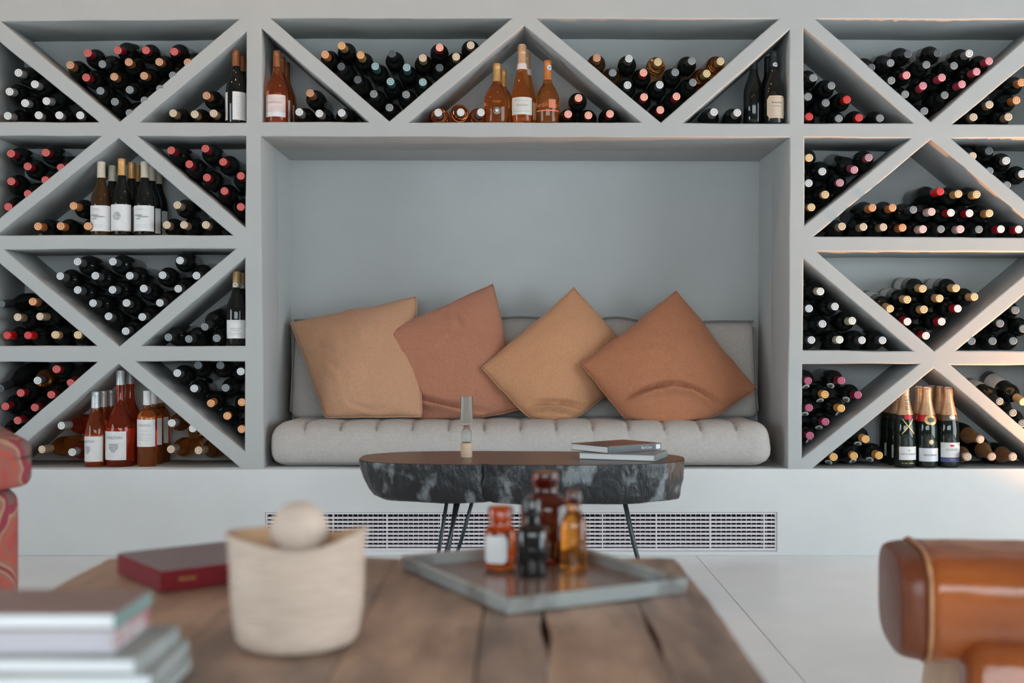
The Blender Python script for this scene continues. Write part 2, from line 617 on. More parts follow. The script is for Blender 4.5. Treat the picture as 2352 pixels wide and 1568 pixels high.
# ------------------------------------------------------------------ bottles
PROF = {
    'bordeaux': [(0, .004), (.024, .002), (.034, 0), (.0375, .006), (.0375, .184), (.0362, .196), (.0295, .210), (.0205, .2195), (.0160, .230), (.0146, .250), (.0142, .284), (.0142, .294), (0, .294)],
    'burgundy': [(0, .004), (.026, .002), (.036, 0), (.0398, .006), (.0398, .122), (.0386, .142), (.0348, .161), (.0288, .179), (.0218, .197), (.0174, .213), (.0153, .230), (.0145, .250), (.0142, .290), (0, .290)],
    'champagne': [(0, .004), (.026, .002), (.038, 0), (.0418, .007), (.0418, .140), (.0405, .160), (.0352, .190), (.0272, .222), (.0200, .252), (.0165, .275), (.0155, .300), (.0155, .306), (0, .306)],
    'provence': [(0, .004), (.028, .002), (.038, 0), (.0425, .008), (.0432, .090), (.0420, .120), (.0375, .150), (.0268, .178), (.0188, .199), (.0156, .214), (.0146, .230), (.0142, .280), (.0142, .285), (0, .285)],
    'squat': [(0, .004), (.032, .002), (.044, 0), (.0485, .008), (.0495, .090), (.0475, .110), (.0410, .130), (.0300, .147), (.0200, .160), (.0160, .176), (.0150, .200), (.0150, .240), (0, .240)],
    'ribbed': [(0, .004), (.030, .002), (.042, 0), (.0460, .008), (.0468, .085), (.0452, .104), (.0390, .126), (.0285, .147), (.0200, .160), (.0165, .176), (.0150, .200), (.0150, .250), (0, .250)],
    'sparkling': [(0, .004), (.026, .002), (.038, 0), (.0428, .007), (.0432, .080), (.0405, .115), (.0340, .150), (.0262, .185), (.0195, .215), (.0165, .240), (.0155, .270), (.0155, .306), (0, .306)],
}
PROF['wide'] = [(r * 1.055 if z < .22 else r, z) for r, z in PROF['bordeaux']]
PROF['magnum'] = [(0, .005), (.038, .003), (.052, 0), (.0572, .008), (.0572, .134), (.0548, .160), (.0440, .192), (.0310, .219), (.0222, .240), (.0180, .258), (.0162, .285), (.0158, .374), (0, .374)]

def smooth_profile(pr):
    """one Catmull-Rom midpoint between the points of the shoulder"""
    out = list(pr[:4])
    for i in range(3, len(pr) - 2):
        p0, p1, p2, p3 = pr[i - 1], pr[i], pr[i + 1], pr[min(i + 2, len(pr) - 2)]
        if i > 3 and p2[1] - p1[1] > 0.008:
            mx = (-p0[0] + 9 * p1[0] + 9 * p2[0] - p3[0]) / 16
            mz = (p1[1] + p2[1]) / 2
            out.append((mx, mz))
        out.append(p2)
    out.append(pr[-1])
    return out

SMOOTH = {}
def prof_r(kind, z):
    if kind not in SMOOTH:
        SMOOTH[kind] = smooth_profile(PROF[kind])[3:-1]
    pr = SMOOTH[kind]
    if z <= pr[0][1]: return pr[0][0]
    for (r0, z0), (r1, z1) in zip(pr, pr[1:]):
        if z <= z1:
            return r0 + (r1 - r0) * (z - z0) / (z1 - z0 + 1e-9)
    return pr[-1][0]

GLASS = {
    'dark': mat('dark_bottle_glass', (0.006, 0.008, 0.007), 0.07, spec=0.5, var=0.2, vscale=30),
    'green': mat('green_bottle_glass', (0.010, 0.018, 0.010), 0.07, spec=0.5, var=0.2, vscale=30),
    'brown': mat('brown_bottle_glass', (0.040, 0.020, 0.008), 0.06, spec=0.5, var=0.2, vscale=30),
    'amber': mat('amber_wine_glass', (0.62, 0.24, 0.06), 0.04, trans=0.93, ior=1.36, var=0.05, vscale=20),
    'rose': mat('rose_wine_glass', (0.90, 0.25, 0.085), 0.02, trans=0.935, ior=1.36, var=0.02, vscale=20),
    'roseorange': mat('orange_rose_wine_glass', (0.92, 0.36, 0.09), 0.02, trans=0.935, ior=1.36, var=0.02, vscale=20),
    'rosered': mat('pink_rose_wine_glass', (0.88, 0.14, 0.05), 0.02, trans=0.935, ior=1.36, var=0.02, vscale=20),
    'champ': mat('champagne_bottle_glass', (0.008, 0.014, 0.010), 0.05, spec=0.6, var=0.2, vscale=30),
}
CAPS = {  # word: (side colour, top colour, metallic); several sides darkened in place of shade
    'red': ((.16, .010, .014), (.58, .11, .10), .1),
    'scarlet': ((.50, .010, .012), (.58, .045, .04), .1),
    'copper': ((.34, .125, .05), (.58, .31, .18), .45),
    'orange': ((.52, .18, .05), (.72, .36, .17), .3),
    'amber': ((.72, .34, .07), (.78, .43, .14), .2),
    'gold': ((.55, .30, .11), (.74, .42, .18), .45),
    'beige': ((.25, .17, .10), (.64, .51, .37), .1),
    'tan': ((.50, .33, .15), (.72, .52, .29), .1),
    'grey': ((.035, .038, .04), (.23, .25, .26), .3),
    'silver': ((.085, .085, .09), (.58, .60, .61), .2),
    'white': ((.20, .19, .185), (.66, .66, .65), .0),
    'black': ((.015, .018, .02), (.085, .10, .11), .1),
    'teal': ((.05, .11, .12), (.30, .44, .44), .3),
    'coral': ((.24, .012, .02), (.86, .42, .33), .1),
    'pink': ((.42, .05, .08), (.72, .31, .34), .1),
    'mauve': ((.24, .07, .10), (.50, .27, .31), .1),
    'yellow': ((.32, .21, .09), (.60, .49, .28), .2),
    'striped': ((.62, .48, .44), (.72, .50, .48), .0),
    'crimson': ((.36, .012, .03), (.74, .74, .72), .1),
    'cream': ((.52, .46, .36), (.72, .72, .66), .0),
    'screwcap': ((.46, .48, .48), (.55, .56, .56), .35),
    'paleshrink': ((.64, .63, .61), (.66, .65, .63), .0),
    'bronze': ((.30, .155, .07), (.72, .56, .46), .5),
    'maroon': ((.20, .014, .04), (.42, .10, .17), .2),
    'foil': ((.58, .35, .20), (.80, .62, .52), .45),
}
CAPMAT = {}
def cap_mats(word):
    if word not in CAPMAT:
        s, t, me = CAPS[word]
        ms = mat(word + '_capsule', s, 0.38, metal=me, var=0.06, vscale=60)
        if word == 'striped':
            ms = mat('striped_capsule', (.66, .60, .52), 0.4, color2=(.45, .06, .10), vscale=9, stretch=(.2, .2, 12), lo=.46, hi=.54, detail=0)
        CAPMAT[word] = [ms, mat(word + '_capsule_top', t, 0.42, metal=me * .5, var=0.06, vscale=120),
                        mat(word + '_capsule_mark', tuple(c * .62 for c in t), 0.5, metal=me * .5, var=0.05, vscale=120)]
    return CAPMAT[word]

BODY_ME, CAP_ME = {}, {}
CAP_START = {'bordeaux': .240, 'wide': .240, 'burgundy': .228, 'champagne': .205, 'provence': .222, 'squat': .170, 'ribbed': .175, 'sparkling': .220, 'magnum': .318}

def body_me(kind, glass):
    k = (kind, glass)
    if k not in BODY_ME:
        BODY_ME[k] = lathe(smooth_profile(PROF[kind]), GLASS[glass], 28, 'glass_body')
    return BODY_ME[k]

def cap_me(kind, word, start=None):
    k = (kind, word, start)
    if k in CAP_ME:
        return CAP_ME[k]
    H = PROF[kind][-1][1]
    z0 = start or CAP_START[kind]
    pr = [(prof_r(kind, z0) + .0007, z0)]
    if kind in ('champagne', 'sparkling') and word in ('foil', 'bronze') or kind == 'sparkling':
        for z in (z0 + .01, z0 + .02, z0 + .03, z0 + .04, z0 + .055, H - .030):
            if z <= H - .03 + 1e-6:
                pr.append((prof_r(kind, z) + .0009, z))
        rt = .0168
        pr += [(rt, H - .026), (rt + .0012, H - .020), (rt - .0006, H - .016), (rt + .001, H - .004), (rt - .001, H + .004), (rt - .005, H + .0085), (.008, H + .009), (.0075, H + .0082), (.004, H + .0082), (.0035, H + .0092), (0, H + .0092)]
        side_n = len(pr) - 7
    else:
        n = 7
        for i in range(1, n + 1):
            z = z0 + (H - .016 - z0) * i / n
            pr.append((prof_r(kind, z) + .0008, z))
        rt = prof_r(kind, H - .001) + .0012
        pr += [(rt, H - .0145), (rt + .0002, H - .003), (rt - .0006, H + .001), (rt - .0022, H + .0020), (rt * .66, H + .0020), (rt * .63, H + .0012), (rt * .52, H + .0012), (rt * .48, H + .0019), (rt * .2, H + .0019), (rt * .16, H + .0013), (0, H + .0013)]
        side_n = len(pr) - 9
    ring_a = len(pr) - 6

    def mi(i):
        if i < side_n: return 0
        return 2 if i in (ring_a, ring_a + 1, len(pr) - 2) else 1
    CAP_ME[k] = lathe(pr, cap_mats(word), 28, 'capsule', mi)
    return CAP_ME[k]

def patch_me(kind, z0, z1, a0, a1, m, off=.0006, na=14, shape=None, nz=2, name='label'):
    """paper that follows the bottle between two heights and two angles (degrees, 0 = towards local -y)"""
    v, f = [], []
    for i in range(nz + 1):
        z = z0 + (z1 - z0) * i / nz
        lo, hi = a0, a1
        if shape:
            lo, hi = shape(i / nz, a0, a1)
        for j in range(na + 1):
            a = math.radians(lo + (hi - lo) * j / na - 90)
            r = prof_r(kind, z) + off
            v.append((r * math.cos(a), r * math.sin(a), z))
    for i in range(nz):
        for j in range(na):
            q = i * (na + 1) + j
            f.append((q, q + 1, q + na + 2, q + na + 1))
    return me_of(v, f, m, True, name)

def ellipse_shape(t, a0, a1):
    s = math.sqrt(max(0.0, 1 - (2 * t - 1) ** 2))
    c = (a0 + a1) / 2
    return c + (a0 - c) * s, c + (a1 - c) * s

def octagon_shape(t, a0, a1):
    s = 1.0
    if t < .16: s = .74 + .26 * t / .16
    if t > .84: s = .74 + .26 * (1 - t) / .16
    c = (a0 + a1) / 2
    return c + (a0 - c) * s, c + (a1 - c) * s

def print_on(parent, kind, txt, size, z, ang, m, off=.0012, vertical=False, spacing=1.0, name='lettering'):
    me = text_me(txt, size, m, name, spacing=spacing)
    for vt in me.vertices:
        x, y = vt.co.x, vt.co.y
        if vertical:
            x, y = -y, x
        zz = z + y
        r = prof_r(kind, zz) + off
        a = math.radians(ang - 90) + x / max(r, .004)
        vt.co = (r * math.cos(a), r * math.sin(a), zz)
    me.update()
    return put(name, me, parent)

WORDS = ['', 'leftmost', 'second', 'third', 'fourth', 'fifth', 'sixth', 'seventh', 'eighth', 'ninth', 'tenth']
CELL_WORDS = {
    'A1': 'far-left corner of top tier', 'A2': 'upper-left inverted triangle', 'A3': 'top tier left of left post',
    'B1': 'top tier right of left post', 'B2': 'inverted triangle above niche, left half', 'B3': 'upright triangle above niche',
    'B4': 'inverted triangle above niche, right half', 'B5': 'top tier left of right post', 'C1': 'top tier right of right post',
    'C2': 'upper-right inverted triangle', 'C3': 'far-right corner of top tier',
    'A4': 'far-left corner of second tier', 'A5': 'left upright triangle, second tier', 'A6': 'second tier left of left post',
    'A7': 'far-left corner of third tier', 'A8': 'left inverted triangle, third tier', 'A9': 'third tier left of left post',
    'A10': 'far-left corner of bottom tier', 'A11': 'left upright triangle, bottom tier', 'A12': 'bottom tier left of left post',
    'C4': 'second tier right of right post', 'C5': 'right upright triangle, second tier', 'C6': 'far-right corner of second tier',
    'C7': 'third tier right of right post', 'C8': 'right inverted triangle, third tier', 'C9': 'far-right corner of third tier',
    'C10': 'bottom tier right of right post', 'C11': 'right upright triangle, bottom tier', 'C12': 'far-right corner of bottom tier',
}
# crops the caps were measured in: origin and scale
CROP = {'A1': (0, 0, 3.92), 'A2': (0, 0, 3.92), 'A3': (0, 0, 3.92), 'B1': (560, 20, 3.564), 'B2': (560, 20, 3.564),
        'B3': (1180, 20, 3.564), 'B4': (1180, 20, 3.564), 'B5': (1180, 20, 3.564), 'C1': (1800, 20, 4.261), 'C2': (1800, 20, 4.261), 'C3': (1800, 20, 4.261),
        'A4': (0, 290, 3.92), 'A5': (0, 290, 3.92), 'A6': (0, 290, 3.92), 'A7': (0, 550, 3.92), 'A8': (0, 550, 3.92), 'A9': (0, 550, 3.92),
        'A10': (0, 810, 3.92), 'A11': (0, 810, 3.92), 'A12': (0, 810, 3.92),
        'C4': (1800, 290, 4.261), 'C5': (1800, 290, 4.261), 'C6': (1800, 290, 4.261), 'C7': (1800, 560, 4.261), 'C8': (1800, 560, 4.261), 'C9': (1800, 560, 4.261),
        'C10': (1800, 810, 4.261), 'C11': (1800, 810, 4.261), 'C12': (1800, 810, 4.261)}
W_, S_, G_, K_ = 'white', 'silver', 'grey', 'black'
# rows from top to bottom; a bottle: (cap x, cap y, capsule word [, options])
LYING = {
    'A1': dict(kind='bordeaux', tilt=(.012, -.006), rows=[[(165, 655, W_, dict(b=(.03, -.01)))], [(312, 758, W_)], [(85, 825, W_, dict(b=(.03, -.006)))], [(225, 928, W_), (416, 910, W_)], [(68, 1042, W_), (347, 1037, W_), (533, 1037, W_), (721, 1037, W_)]]),
    'A2': dict(kind='bordeaux', tilt=(.008, -.008), rows=[[(790, 477, 'red'), (1060, 453, 'red'), (1313, 452, 'red'), (1568, 465, 'red')],
               [(631, 585, 'copper'), (920, 578, G_), (1158, 558, 'copper'), (1433, 557, 'copper'), (1688, 563, 'copper')],
               [(774, 697, 'red'), (1027, 690, 'copper'), (1296, 682, 'copper'), (1555, 680, G_)], [(903, 817, G_), (1167, 808, G_), (1440, 800, G_)],
               [(1033, 915, G_), (1300, 905, G_)], [(1165, 1018, G_)]]),
    'A3': dict(kind='bordeaux', tilt=(.006, -.006), rows=[[(1858, 860, 'copper')], [(1557, 1018, 'beige'), (1752, 1028, 'beige'), (1922, 1020, 'beige')]]),
    'B1': dict(kind='bordeaux', tilt=(.006, -.006), rows=[[(542, 690, 'copper')], [(453, 845, W_), (617, 857, W_), (800, 852, W_)]]),
    'B2': dict(kind='bordeaux', tilt=(.0, -.006), rows=[[(800, 302, 'gold'), (1603, 317, 'coral'), (1857, 298, 'beige')],
               [(665, 375, 'orange'), (955, 378, 'gold'), (1212, 367, K_), (1465, 402, 'beige'), (1738, 392, 'beige')],
               [(797, 472, K_), (1075, 470, 'teal'), (1333, 480, 'teal'), (1602, 482, K_)], [(932, 580, K_), (1200, 595, 'teal'), (1465, 600, 'teal')],
               [(1063, 697, G_), (1328, 702, G_)], [(1192, 808, G_)]]),
    'B3': dict(kind='bordeaux', tilt=(0, -.003), rows=[[(530, 730, 'coral')],
               [(-619, 850, W_, dict(g='rose')), (-434, 848, W_, dict(g='rose')), (-269, 848, W_, dict(g='rose')), (445, 862, 'coral'), (611, 872, 'coral'), (788, 860, 'coral')]]),
    'B4': dict(kind='bordeaux', tilt=(0, -.008), rows=[[(680, 402, 'copper', dict(g='brown')), (943, 408, 'silver'), (1180, 435, 'yellow', dict(g='amber')), (1457, 428, G_), (1693, 430, 'yellow', dict(g='amber'))],
               [(810, 523, G_, dict(g='brown')), (1062, 523, 'coral'), (1322, 520, G_), (1580, 530, 'yellow', dict(g='amber'))],
               [(932, 624, 'silver'), (1195, 622, 'silver'), (1467, 603, G_)], [(1067, 722, 'coral'), (1333, 717, 'coral')], [(1200, 828, 'coral')]]),
    'B5': dict(kind='bordeaux', tilt=(0, -.003), rows=[[(1640, 845, W_), (1830, 850, W_)]]),
    'C1': dict(kind='bordeaux', tilt=(-.004, 0), rows=[[(290, 675, G_)], [(468, 752, G_)], [(238, 860, G_), (412, 920, G_), (620, 888, 'scarlet')], [(250, 1055, 'scarlet'), (540, 1073, G_), (738, 1065, 'scarlet'), (942, 1070, G_)]]),
    'C2': dict(kind='bordeaux', tilt=(-.006, 0), lab=1, rows=[[(1217, 443, K_, dict(b=(-.02, -.012))), (1507, 433, K_, dict(b=(-.02, -.012))), (1817, 437, W_)],
               [(860, 575, K_), (1047, 530, G_), (1397, 547, G_), (1668, 557, G_), (2012, 512, 'pink')],
               [(1055, 702, G_), (1203, 650, 'pink'), (1550, 672, 'pink'), (1890, 615, 'pink')], [(1190, 837, G_), (1365, 752, 'pink'), (1747, 738, 'pink')],
               [(1577, 845, G_)], [(1377, 1000, G_)]]),
    'C3': dict(kind='bordeaux', tilt=(-.004, 0), rows=[[(2330, 720, 'orange')], [(2015, 937, 'beige'), (2280, 895, 'orange')], [(1858, 1060, 'beige'), (2200, 1058, 'beige')]]),
    'A4': dict(kind='wide', tilt=(.006, -.014), rows=[[(98, 245, 'red'), (411, 237, 'red')], [(248, 360, 'red'), (547, 372, 'red')], [(100, 495, 'red'), (408, 485, 'red')], [(250, 608, 'red')], [(74, 725, 'red')]]),
    'A6': dict(kind='wide', tilt=(.006, -.014), rows=[[(1540, 215, 'red'), (1848, 200, 'red')], [(1703, 340, 'red'), (2008, 320, 'red')], [(1862, 460, 'red'), (2167, 445, 'red')], [(2020, 582, 'red')], [(2167, 725, 'red')]]),
    'A5': dict(kind='bordeaux', tilt=(.006, -.004), rows=[[(660, 715, 'orange'), (1595, 708, 'beige')], [(340, 900, 'orange'), (545, 898, 'orange'), (790, 898, 'orange'), (1500, 887, 'beige'), (1655, 887, 'beige'), (1852, 887, 'beige')]]),
    'A7': dict(kind='bordeaux', tilt=(.004, -.004), rows=[[(15, 580, K_, dict(b=(.068, .003), k='burgundy')), (293, 558, 'orange', dict(b=(.035, -.01)))], [(157, 698, 'beige', dict(b=(.02, -.004))), (357, 692, 'beige', dict(b=(.012, -.004)))], [(62, 862, 'scarlet', dict(b=(.02, 0))), (250, 862, 'scarlet', dict(b=(.015, 0))), (497, 857, 'tan', dict(b=(.012, 0))), (700, 858, 'tan')]]),
    'A8': dict(kind='wide', tilt=(.010, -.014), rows=[[(697, 198, S_), (1015, 198, S_), (1620, 188, S_, dict(b=(0, -.006)))], [(541, 328, S_), (857, 325, S_), (1167, 325, S_), (1463, 320, S_), (1768, 325, S_)],
               [(698, 453, S_), (1012, 452, S_), (1293, 440, S_), (1603, 443, S_)], [(836, 572, S_), (1138, 570, S_), (1438, 570, S_)], [(977, 690, S_), (1280, 697, S_)], [(1130, 825, S_)]]),
    'A9': dict(kind='wide', tilt=(.012, .004), rows=[[(1843, 787, G_, dict(b=(.028, .022)))], [(1515, 880, G_, dict(b=(.02, .006))), (1698, 895, G_, dict(b=(.02, .008))), (1950, 888, G_)]]),
    'A10': dict(kind='bordeaux', tilt=(.006, -.010), rows=[[(508, 147, 'red')], [(5, 320, K_, dict(b=(.06, .004), k='burgundy')), (338, 250, S_, dict(g='amber', b=(.03, -.01))), (635, 272, 'red')],
                [(185, 362, 'red'), (460, 378, 'red')], [(47, 483, 'red'), (312, 493, 'red')], [(157, 610, 'red')], [(20, 720, 'red')]]),
    'A11': dict(kind='bordeaux', tilt=(.004, 0), rows=[[(550, 655, W_, dict(g='rosered', b=(.022, -.006), k='burgundy')), (1545, 632, W_, dict(g='amber')), (1735, 680, W_, dict(g='amber'))],
                [(375, 870, 'beige', dict(g='roseorange', b=(.03, 0), k='burgundy')), (648, 895, W_, dict(g='rosered')), (1537, 868, 'beige', dict(g='roseorange', b=(.018, .004), k='burgundy')), (1785, 878, 'beige', dict(g='amber', b=(.03, 0), k='burgundy'))]]),
    'A12': dict(kind='bordeaux', tilt=(.006, -.010), rows=[[(1783, 112, K_), (1983, 113, K_)], [(1595, 182, S_), (2167, 168, S_)], [(1748, 320, S_), (2030, 315, G_)], [(1898, 455, 'orange'), (2177, 445, 'orange')], [(2045, 568, 'orange')], [(2175, 687, 'orange')]]),  # black top-row capsules: shade over these caps put into their colour
    'C4': dict(kind='wide', tilt=(-.006, -.004), rows=[[(250, 308, 'tan'), (833, 305, 'mauve')], [(378, 442, S_), (693, 427, 'mauve')], [(245, 556, S_), (551, 552, 'mauve')], [(407, 668, 'tan')], [(272, 792, 'tan')]]),
    'C5': dict(kind='bordeaux', tilt=(-.004, 0), yc=-.008, rows=[[(1535, 635, 'scarlet', dict(k='burgundy')), (1712, 660, 'tan'), (1890, 665, 'tan')],
               [(870, 795, 'orange'), (1067, 795, 'orange'), (1270, 815, G_), (1450, 835, 'striped'), (1638, 845, 'crimson'), (1820, 850, 'crimson'), (2015, 850, 'tan')],
               [(572, 978, 'beige'), (782, 983, 'beige'), (977, 985, 'beige'), (1165, 990, 'orange'), (1365, 1005, 'striped'), (1540, 1005, G_), (1732, 1005, 'striped'), (1912, 1008, G_), (2127, 1005, 'crimson'), (2302, 1008, 'crimson')]]),
    'C6': dict(kind='bordeaux', tilt=(-.006, -.006), rows=[[(1850, 290, 'beige'), (2010, 240, K_)], [(2178, 335, W_)], [(2015, 437, G_), (2335, 465, S_)], [(2185, 575, G_)]]),
    'C7': dict(kind='wide', tilt=(-.004, 0), rows=[[(360, 465, 'cream')], [(248, 632, S_), (502, 612, S_)], [(380, 782, S_), (672, 752, 'cream')], [(272, 940, S_), (548, 937, 'cream'), (767, 942, S_), (968, 943, S_)]]),
    'C8': dict(kind='bordeaux', tilt=(-.008, .004), lab=1, rows=[[(1362, 438, 'tan'), (1688, 433, 'tan')], [(1210, 545, 'tan'), (1527, 532, 'tan'), (1868, 517, 'tan')], [(1043, 635, 'tan'), (1373, 640, 'tan'), (1705, 632, 'crimson')], [(1212, 760, 'crimson'), (1547, 760, 'crimson')], [(1393, 898, 'crimson')]]),
    'C9': dict(kind='bordeaux', tilt=(0, 0), rows=[[(2267, 648, G_)], [(2118, 778, G_), (2345, 830, G_)], [(1838, 950, G_), (2045, 950, G_), (2247, 948, G_)]]),
    'C10': dict(kind='bordeaux', tilt=(-.006, .002), yc=-.008, oval=1, rows=[[(240, 275, 'maroon'), (565, 272, 'maroon')], [(405, 408, 'amber'), (728, 412, 'maroon')], [(250, 538, 'maroon'), (565, 543, 'amber')], [(410, 675, 'maroon')], [(258, 810, 'maroon')]]),
    'C11': dict(kind='bordeaux', tilt=(-.004, .004), yc=-.008, oval=1, rows=[[(803, 845, 'amber'), (1922, 845, 'bronze', dict(k='champagne', b=(-.028, .012)))], [(490, 1020, 'amber'), (688, 1010, 'amber'), (935, 1005, 'amber'), (1795, 1015, 'bronze', dict(k='champagne')), (2035, 1015, 'bronze', dict(k='champagne', b=(-.02, .006))), (2240, 1015, 'bronze', dict(k='champagne', b=(-.02, .006)))]]),
    'C12': dict(kind='bordeaux', tilt=(-.014, .008), lab=1, rows=[[(2115, 475, G_, dict(b=(-.02, .02))), (2345, 480, 'tan', dict(b=(-.03, .02)))], [(2245, 587, G_)], [(2335, 690, G_)]]),
}
# standing bottles: cell, kind, glass, capsule, centre x in the picture, depth of its axis
STAND = {
    'A3': [(542, .05, .041), (556, .14, .041)], 'B1': [(636, .05, .0435), (647, .14, .0435), (657, .23, .0435)],
    'B3': [(1141, .06, .050), (1155, .165, .050), (1199, .05, .0435), (1209, .145, .0435), (1258, .055, .047)],
    'B5': [(1777, .05, .041), (1764, .14, .041), (1731, .09, .041)],
    'A5': [(232.7, .045, .040), (279.8, .045, .040), (332.4, .045, .040)],
    'A9': [(543, .05, .040), (557, .14, .040)], 'A11': [(219, .05, .041), (277, .065, .057), (338, .045, .038)],
    'C11': [(2078, .05, .043), (2128.6, .05, .043), (2178, .05, .043)],
}

def relax(cell, items):
    poly = [Vector(xz(p)) for p in CELLS[cell]]
    ctr = sum(poly, Vector((0, 0))) / len(poly)
    edges = []
    for i in range(len(poly)):
        a, b = poly[i], poly[(i + 1) % len(poly)]
        n = Vector((-(b - a).y, (b - a).x)).normalized()
        if n.dot(ctr - a) < 0: n = -n
        edges.append((a, n))
    boxes = []
    for (px, y, r) in STAND.get(cell, []):
        x = (px - VX) * (D0 + y) / F
        boxes.append((x, r))
    for it in range(220):
        for i in range(len(items)):
            for j in range(i + 1, len(items)):
                d = items[j]['c'] - items[i]['c']
                m = items[i]['r'] + items[j]['r'] + .0012
                if d.length < m:
                    if d.length < 1e-6: d = Vector((0.001, 0.001))
                    s = d.normalized() * (m - d.length) * .5
                    items[i]['c'] -= s; items[j]['c'] += s
        for q in items:
            for (x, r) in boxes:
                if q['c'].y < min(p.y for p in poly) + .32 and abs(q['c'].x - x) < r + q['r']:
                    side = 1 if q['side'] > x else -1
                    q['c'].x += (x + side * (r + q['r']) - q['c'].x) * .6
            for a, n in edges:
                d = n.dot(q['c'] - a)
                if d < q['r'] + .0030:
                    q['c'] += n * (q['r'] + .0030 - d)
            q['c'] += (q['t'] - q['c']) * (.06 if it < 120 else 0)

LYING_COUNT = 0
OVAL_ME = {}
for cell, spec in LYING.items():
    ox, oy, sc = CROP[cell]
    items = []
    rows = spec['rows']
    for ri, row in enumerate(rows):
        row = sorted(row, key=lambda b: b[0])
        for bi, b in enumerate(row):
            opt = b[3] if len(b) > 3 else {}
            kind = opt.get('k', spec['kind'])
            glass = opt.get('g', 'dark')
            H = PROF[kind][-1][1] + .002
            yc = min(opt.get('y', spec.get('yc', .002)), SHELF_D - .010 - H)
            cap = P(ox + b[0] / sc, oy + b[1] / sc, yc)
            off = opt.get('b', spec['tilt'])
            r = max(p[0] for p in PROF[kind])
            items.append(dict(c=Vector((cap.x + off[0], cap.z + off[1])), t=Vector((cap.x + off[0], cap.z + off[1])), r=r, cap=cap, kind=kind, glass=glass,
                              word=b[2], row=ri, pos=bi, n=len(row), side=cap.x, H=H, foil=(b[2] == 'bronze')))
    relax(cell, items)
    for q in items:
        ymid = q['cap'].y + q['H'] - .085
        axis = (q['cap'] - Vector((q['c'].x, ymid, q['c'].y))).normalized()
        base = q['cap'] - axis * q['H']
        nrow = len(rows)
        roww = 'top row' if q['row'] == 0 else ('bottom row' if q['row'] == nrow - 1 else WORDS[q['row'] + 1] + ' row')
        if nrow == 1: roww = 'single row'
        if q['n'] == 1: posw = 'alone in'
        elif q['pos'] == q['n'] - 1: posw = 'rightmost in'
        elif q['pos'] == 0: posw = 'leftmost in'
        else: posw = WORDS[q['pos'] + 1] + ' from left in'
        gw = {'dark': 'lying dark bottle', 'brown': 'lying brown bottle', 'amber': 'lying amber bottle', 'rose': 'lying rosé bottle', 'rosered': 'lying rosé bottle', 'roseorange': 'lying rosé bottle'}[q['glass']]
        capw = {'striped': 'striped-capped', 'bronze': 'gold-foiled'}.get(q['word'], q['word'] + '-capped')
        lab = '%s %s %s %s, %s' % (capw, gw, posw, roww, CELL_WORDS[cell])
        up = Vector((0, 0, 1))
        zx = axis
        yx = (up - zx * up.dot(zx)).normalized()
        xx = yx.cross(zx)
        rot = Matrix((xx, yx, zx)).transposed()
        t = thing('wine_bottle', lab, 'bottle', base, quat=rot.to_quaternion(), group='wine bottles lying in the rack')
        put('glass_body', body_me(q['kind'], q['glass']), t)
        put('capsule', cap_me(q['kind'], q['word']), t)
        if spec.get('lab'):
            kk = ('lab', q['kind'])
            if kk not in OVAL_ME:
                OVAL_ME[kk] = patch_me(q['kind'], .045, .135, -260, -20, PAPER, na=24, nz=1)
            put('label', OVAL_ME[kk], t)
        if spec.get('oval') and not q['foil']:
            kk = ('oval', q['kind'])
            if kk not in OVAL_ME:
                OVAL_ME[kk] = (patch_me(q['kind'], .193, .224, -28, 28, PAPER, off=.0008, na=10, nz=8, shape=ellipse_shape, name='neck_label'),
                               patch_me(q['kind'], .199, .217, -15, 15, INK, off=.0013, na=8, nz=6, shape=ellipse_shape, name='emblem'))
            o = put('neck_label', OVAL_ME[kk][0], t); o.rotation_euler = (0, 0, (LYING_COUNT * 37 % 80 - 40) / 57.3)
            put('emblem', OVAL_ME[kk][1], o)
        LYING_COUNT += 1

# ------------------------------------------------------------------ standing bottles
def stand(cell, kind, glass, cap, px, y, label, group=None, turn=0.0, cap_start=None):
    z = min(xz(p)[1] for p in CELLS[cell]) + .001
    x = (px - VX) * (D0 + y) / F
    face = math.atan2(x, D0 + y)          # labels look at the middle of the room
    t = thing('wine_bottle', label, 'bottle', (x, y, z), -face * .0 + math.radians(turn), group)
    put('glass_body', body_me(kind, glass), t)
    put('capsule', cap_me(kind, cap, cap_start), t)
    return t

def seal(t, kind, z, ang, rad_deg, hz, m=PAPER, inner=None, off=.0014, name='seal'):
    o = put(name, patch_me(kind, z - hz, z + hz, ang - rad_deg, ang + rad_deg, m, off=off, na=10, nz=16, shape=ellipse_shape, name=name), t)
    if inner:
        put('emblem', patch_me(kind, z - hz * .5, z + hz * .5, ang - rad_deg * .55, ang + rad_deg * .55, inner, off=off + .0006, na=8, nz=12, shape=ellipse_shape, name='emblem'), o)
    return o

def lines_on(o, kind, zs, a0, a1, m=INK_GREY, h=.0009):
    for z in zs:
        put('printed_line', patch_me(kind, z, z + h, a0, a1, m, off=.0012, na=8, nz=1, name='printed_line'), o)

STG = 'wine bottles standing in the rack'
# A3: two dark bottles with copper capsules
for k, (px, y, _) in enumerate(STAND['A3']):
    t = stand('A3', 'burgundy', 'dark', 'copper', px, y, ('dark standing bottle with copper capsule and split white label, upper left', 'copper-capped standing bottle half hidden behind another, upper left of left post')[k], STG)
    l = put('label', patch_me('burgundy', .012, .122, -92, -38, PAPER), t)
    l = put('label', patch_me('burgundy', .012, .122, -6, 88, PAPER), t)
    lines_on(l, 'burgundy', [.03 + .009 * i for i in range(9)], 15, 75)
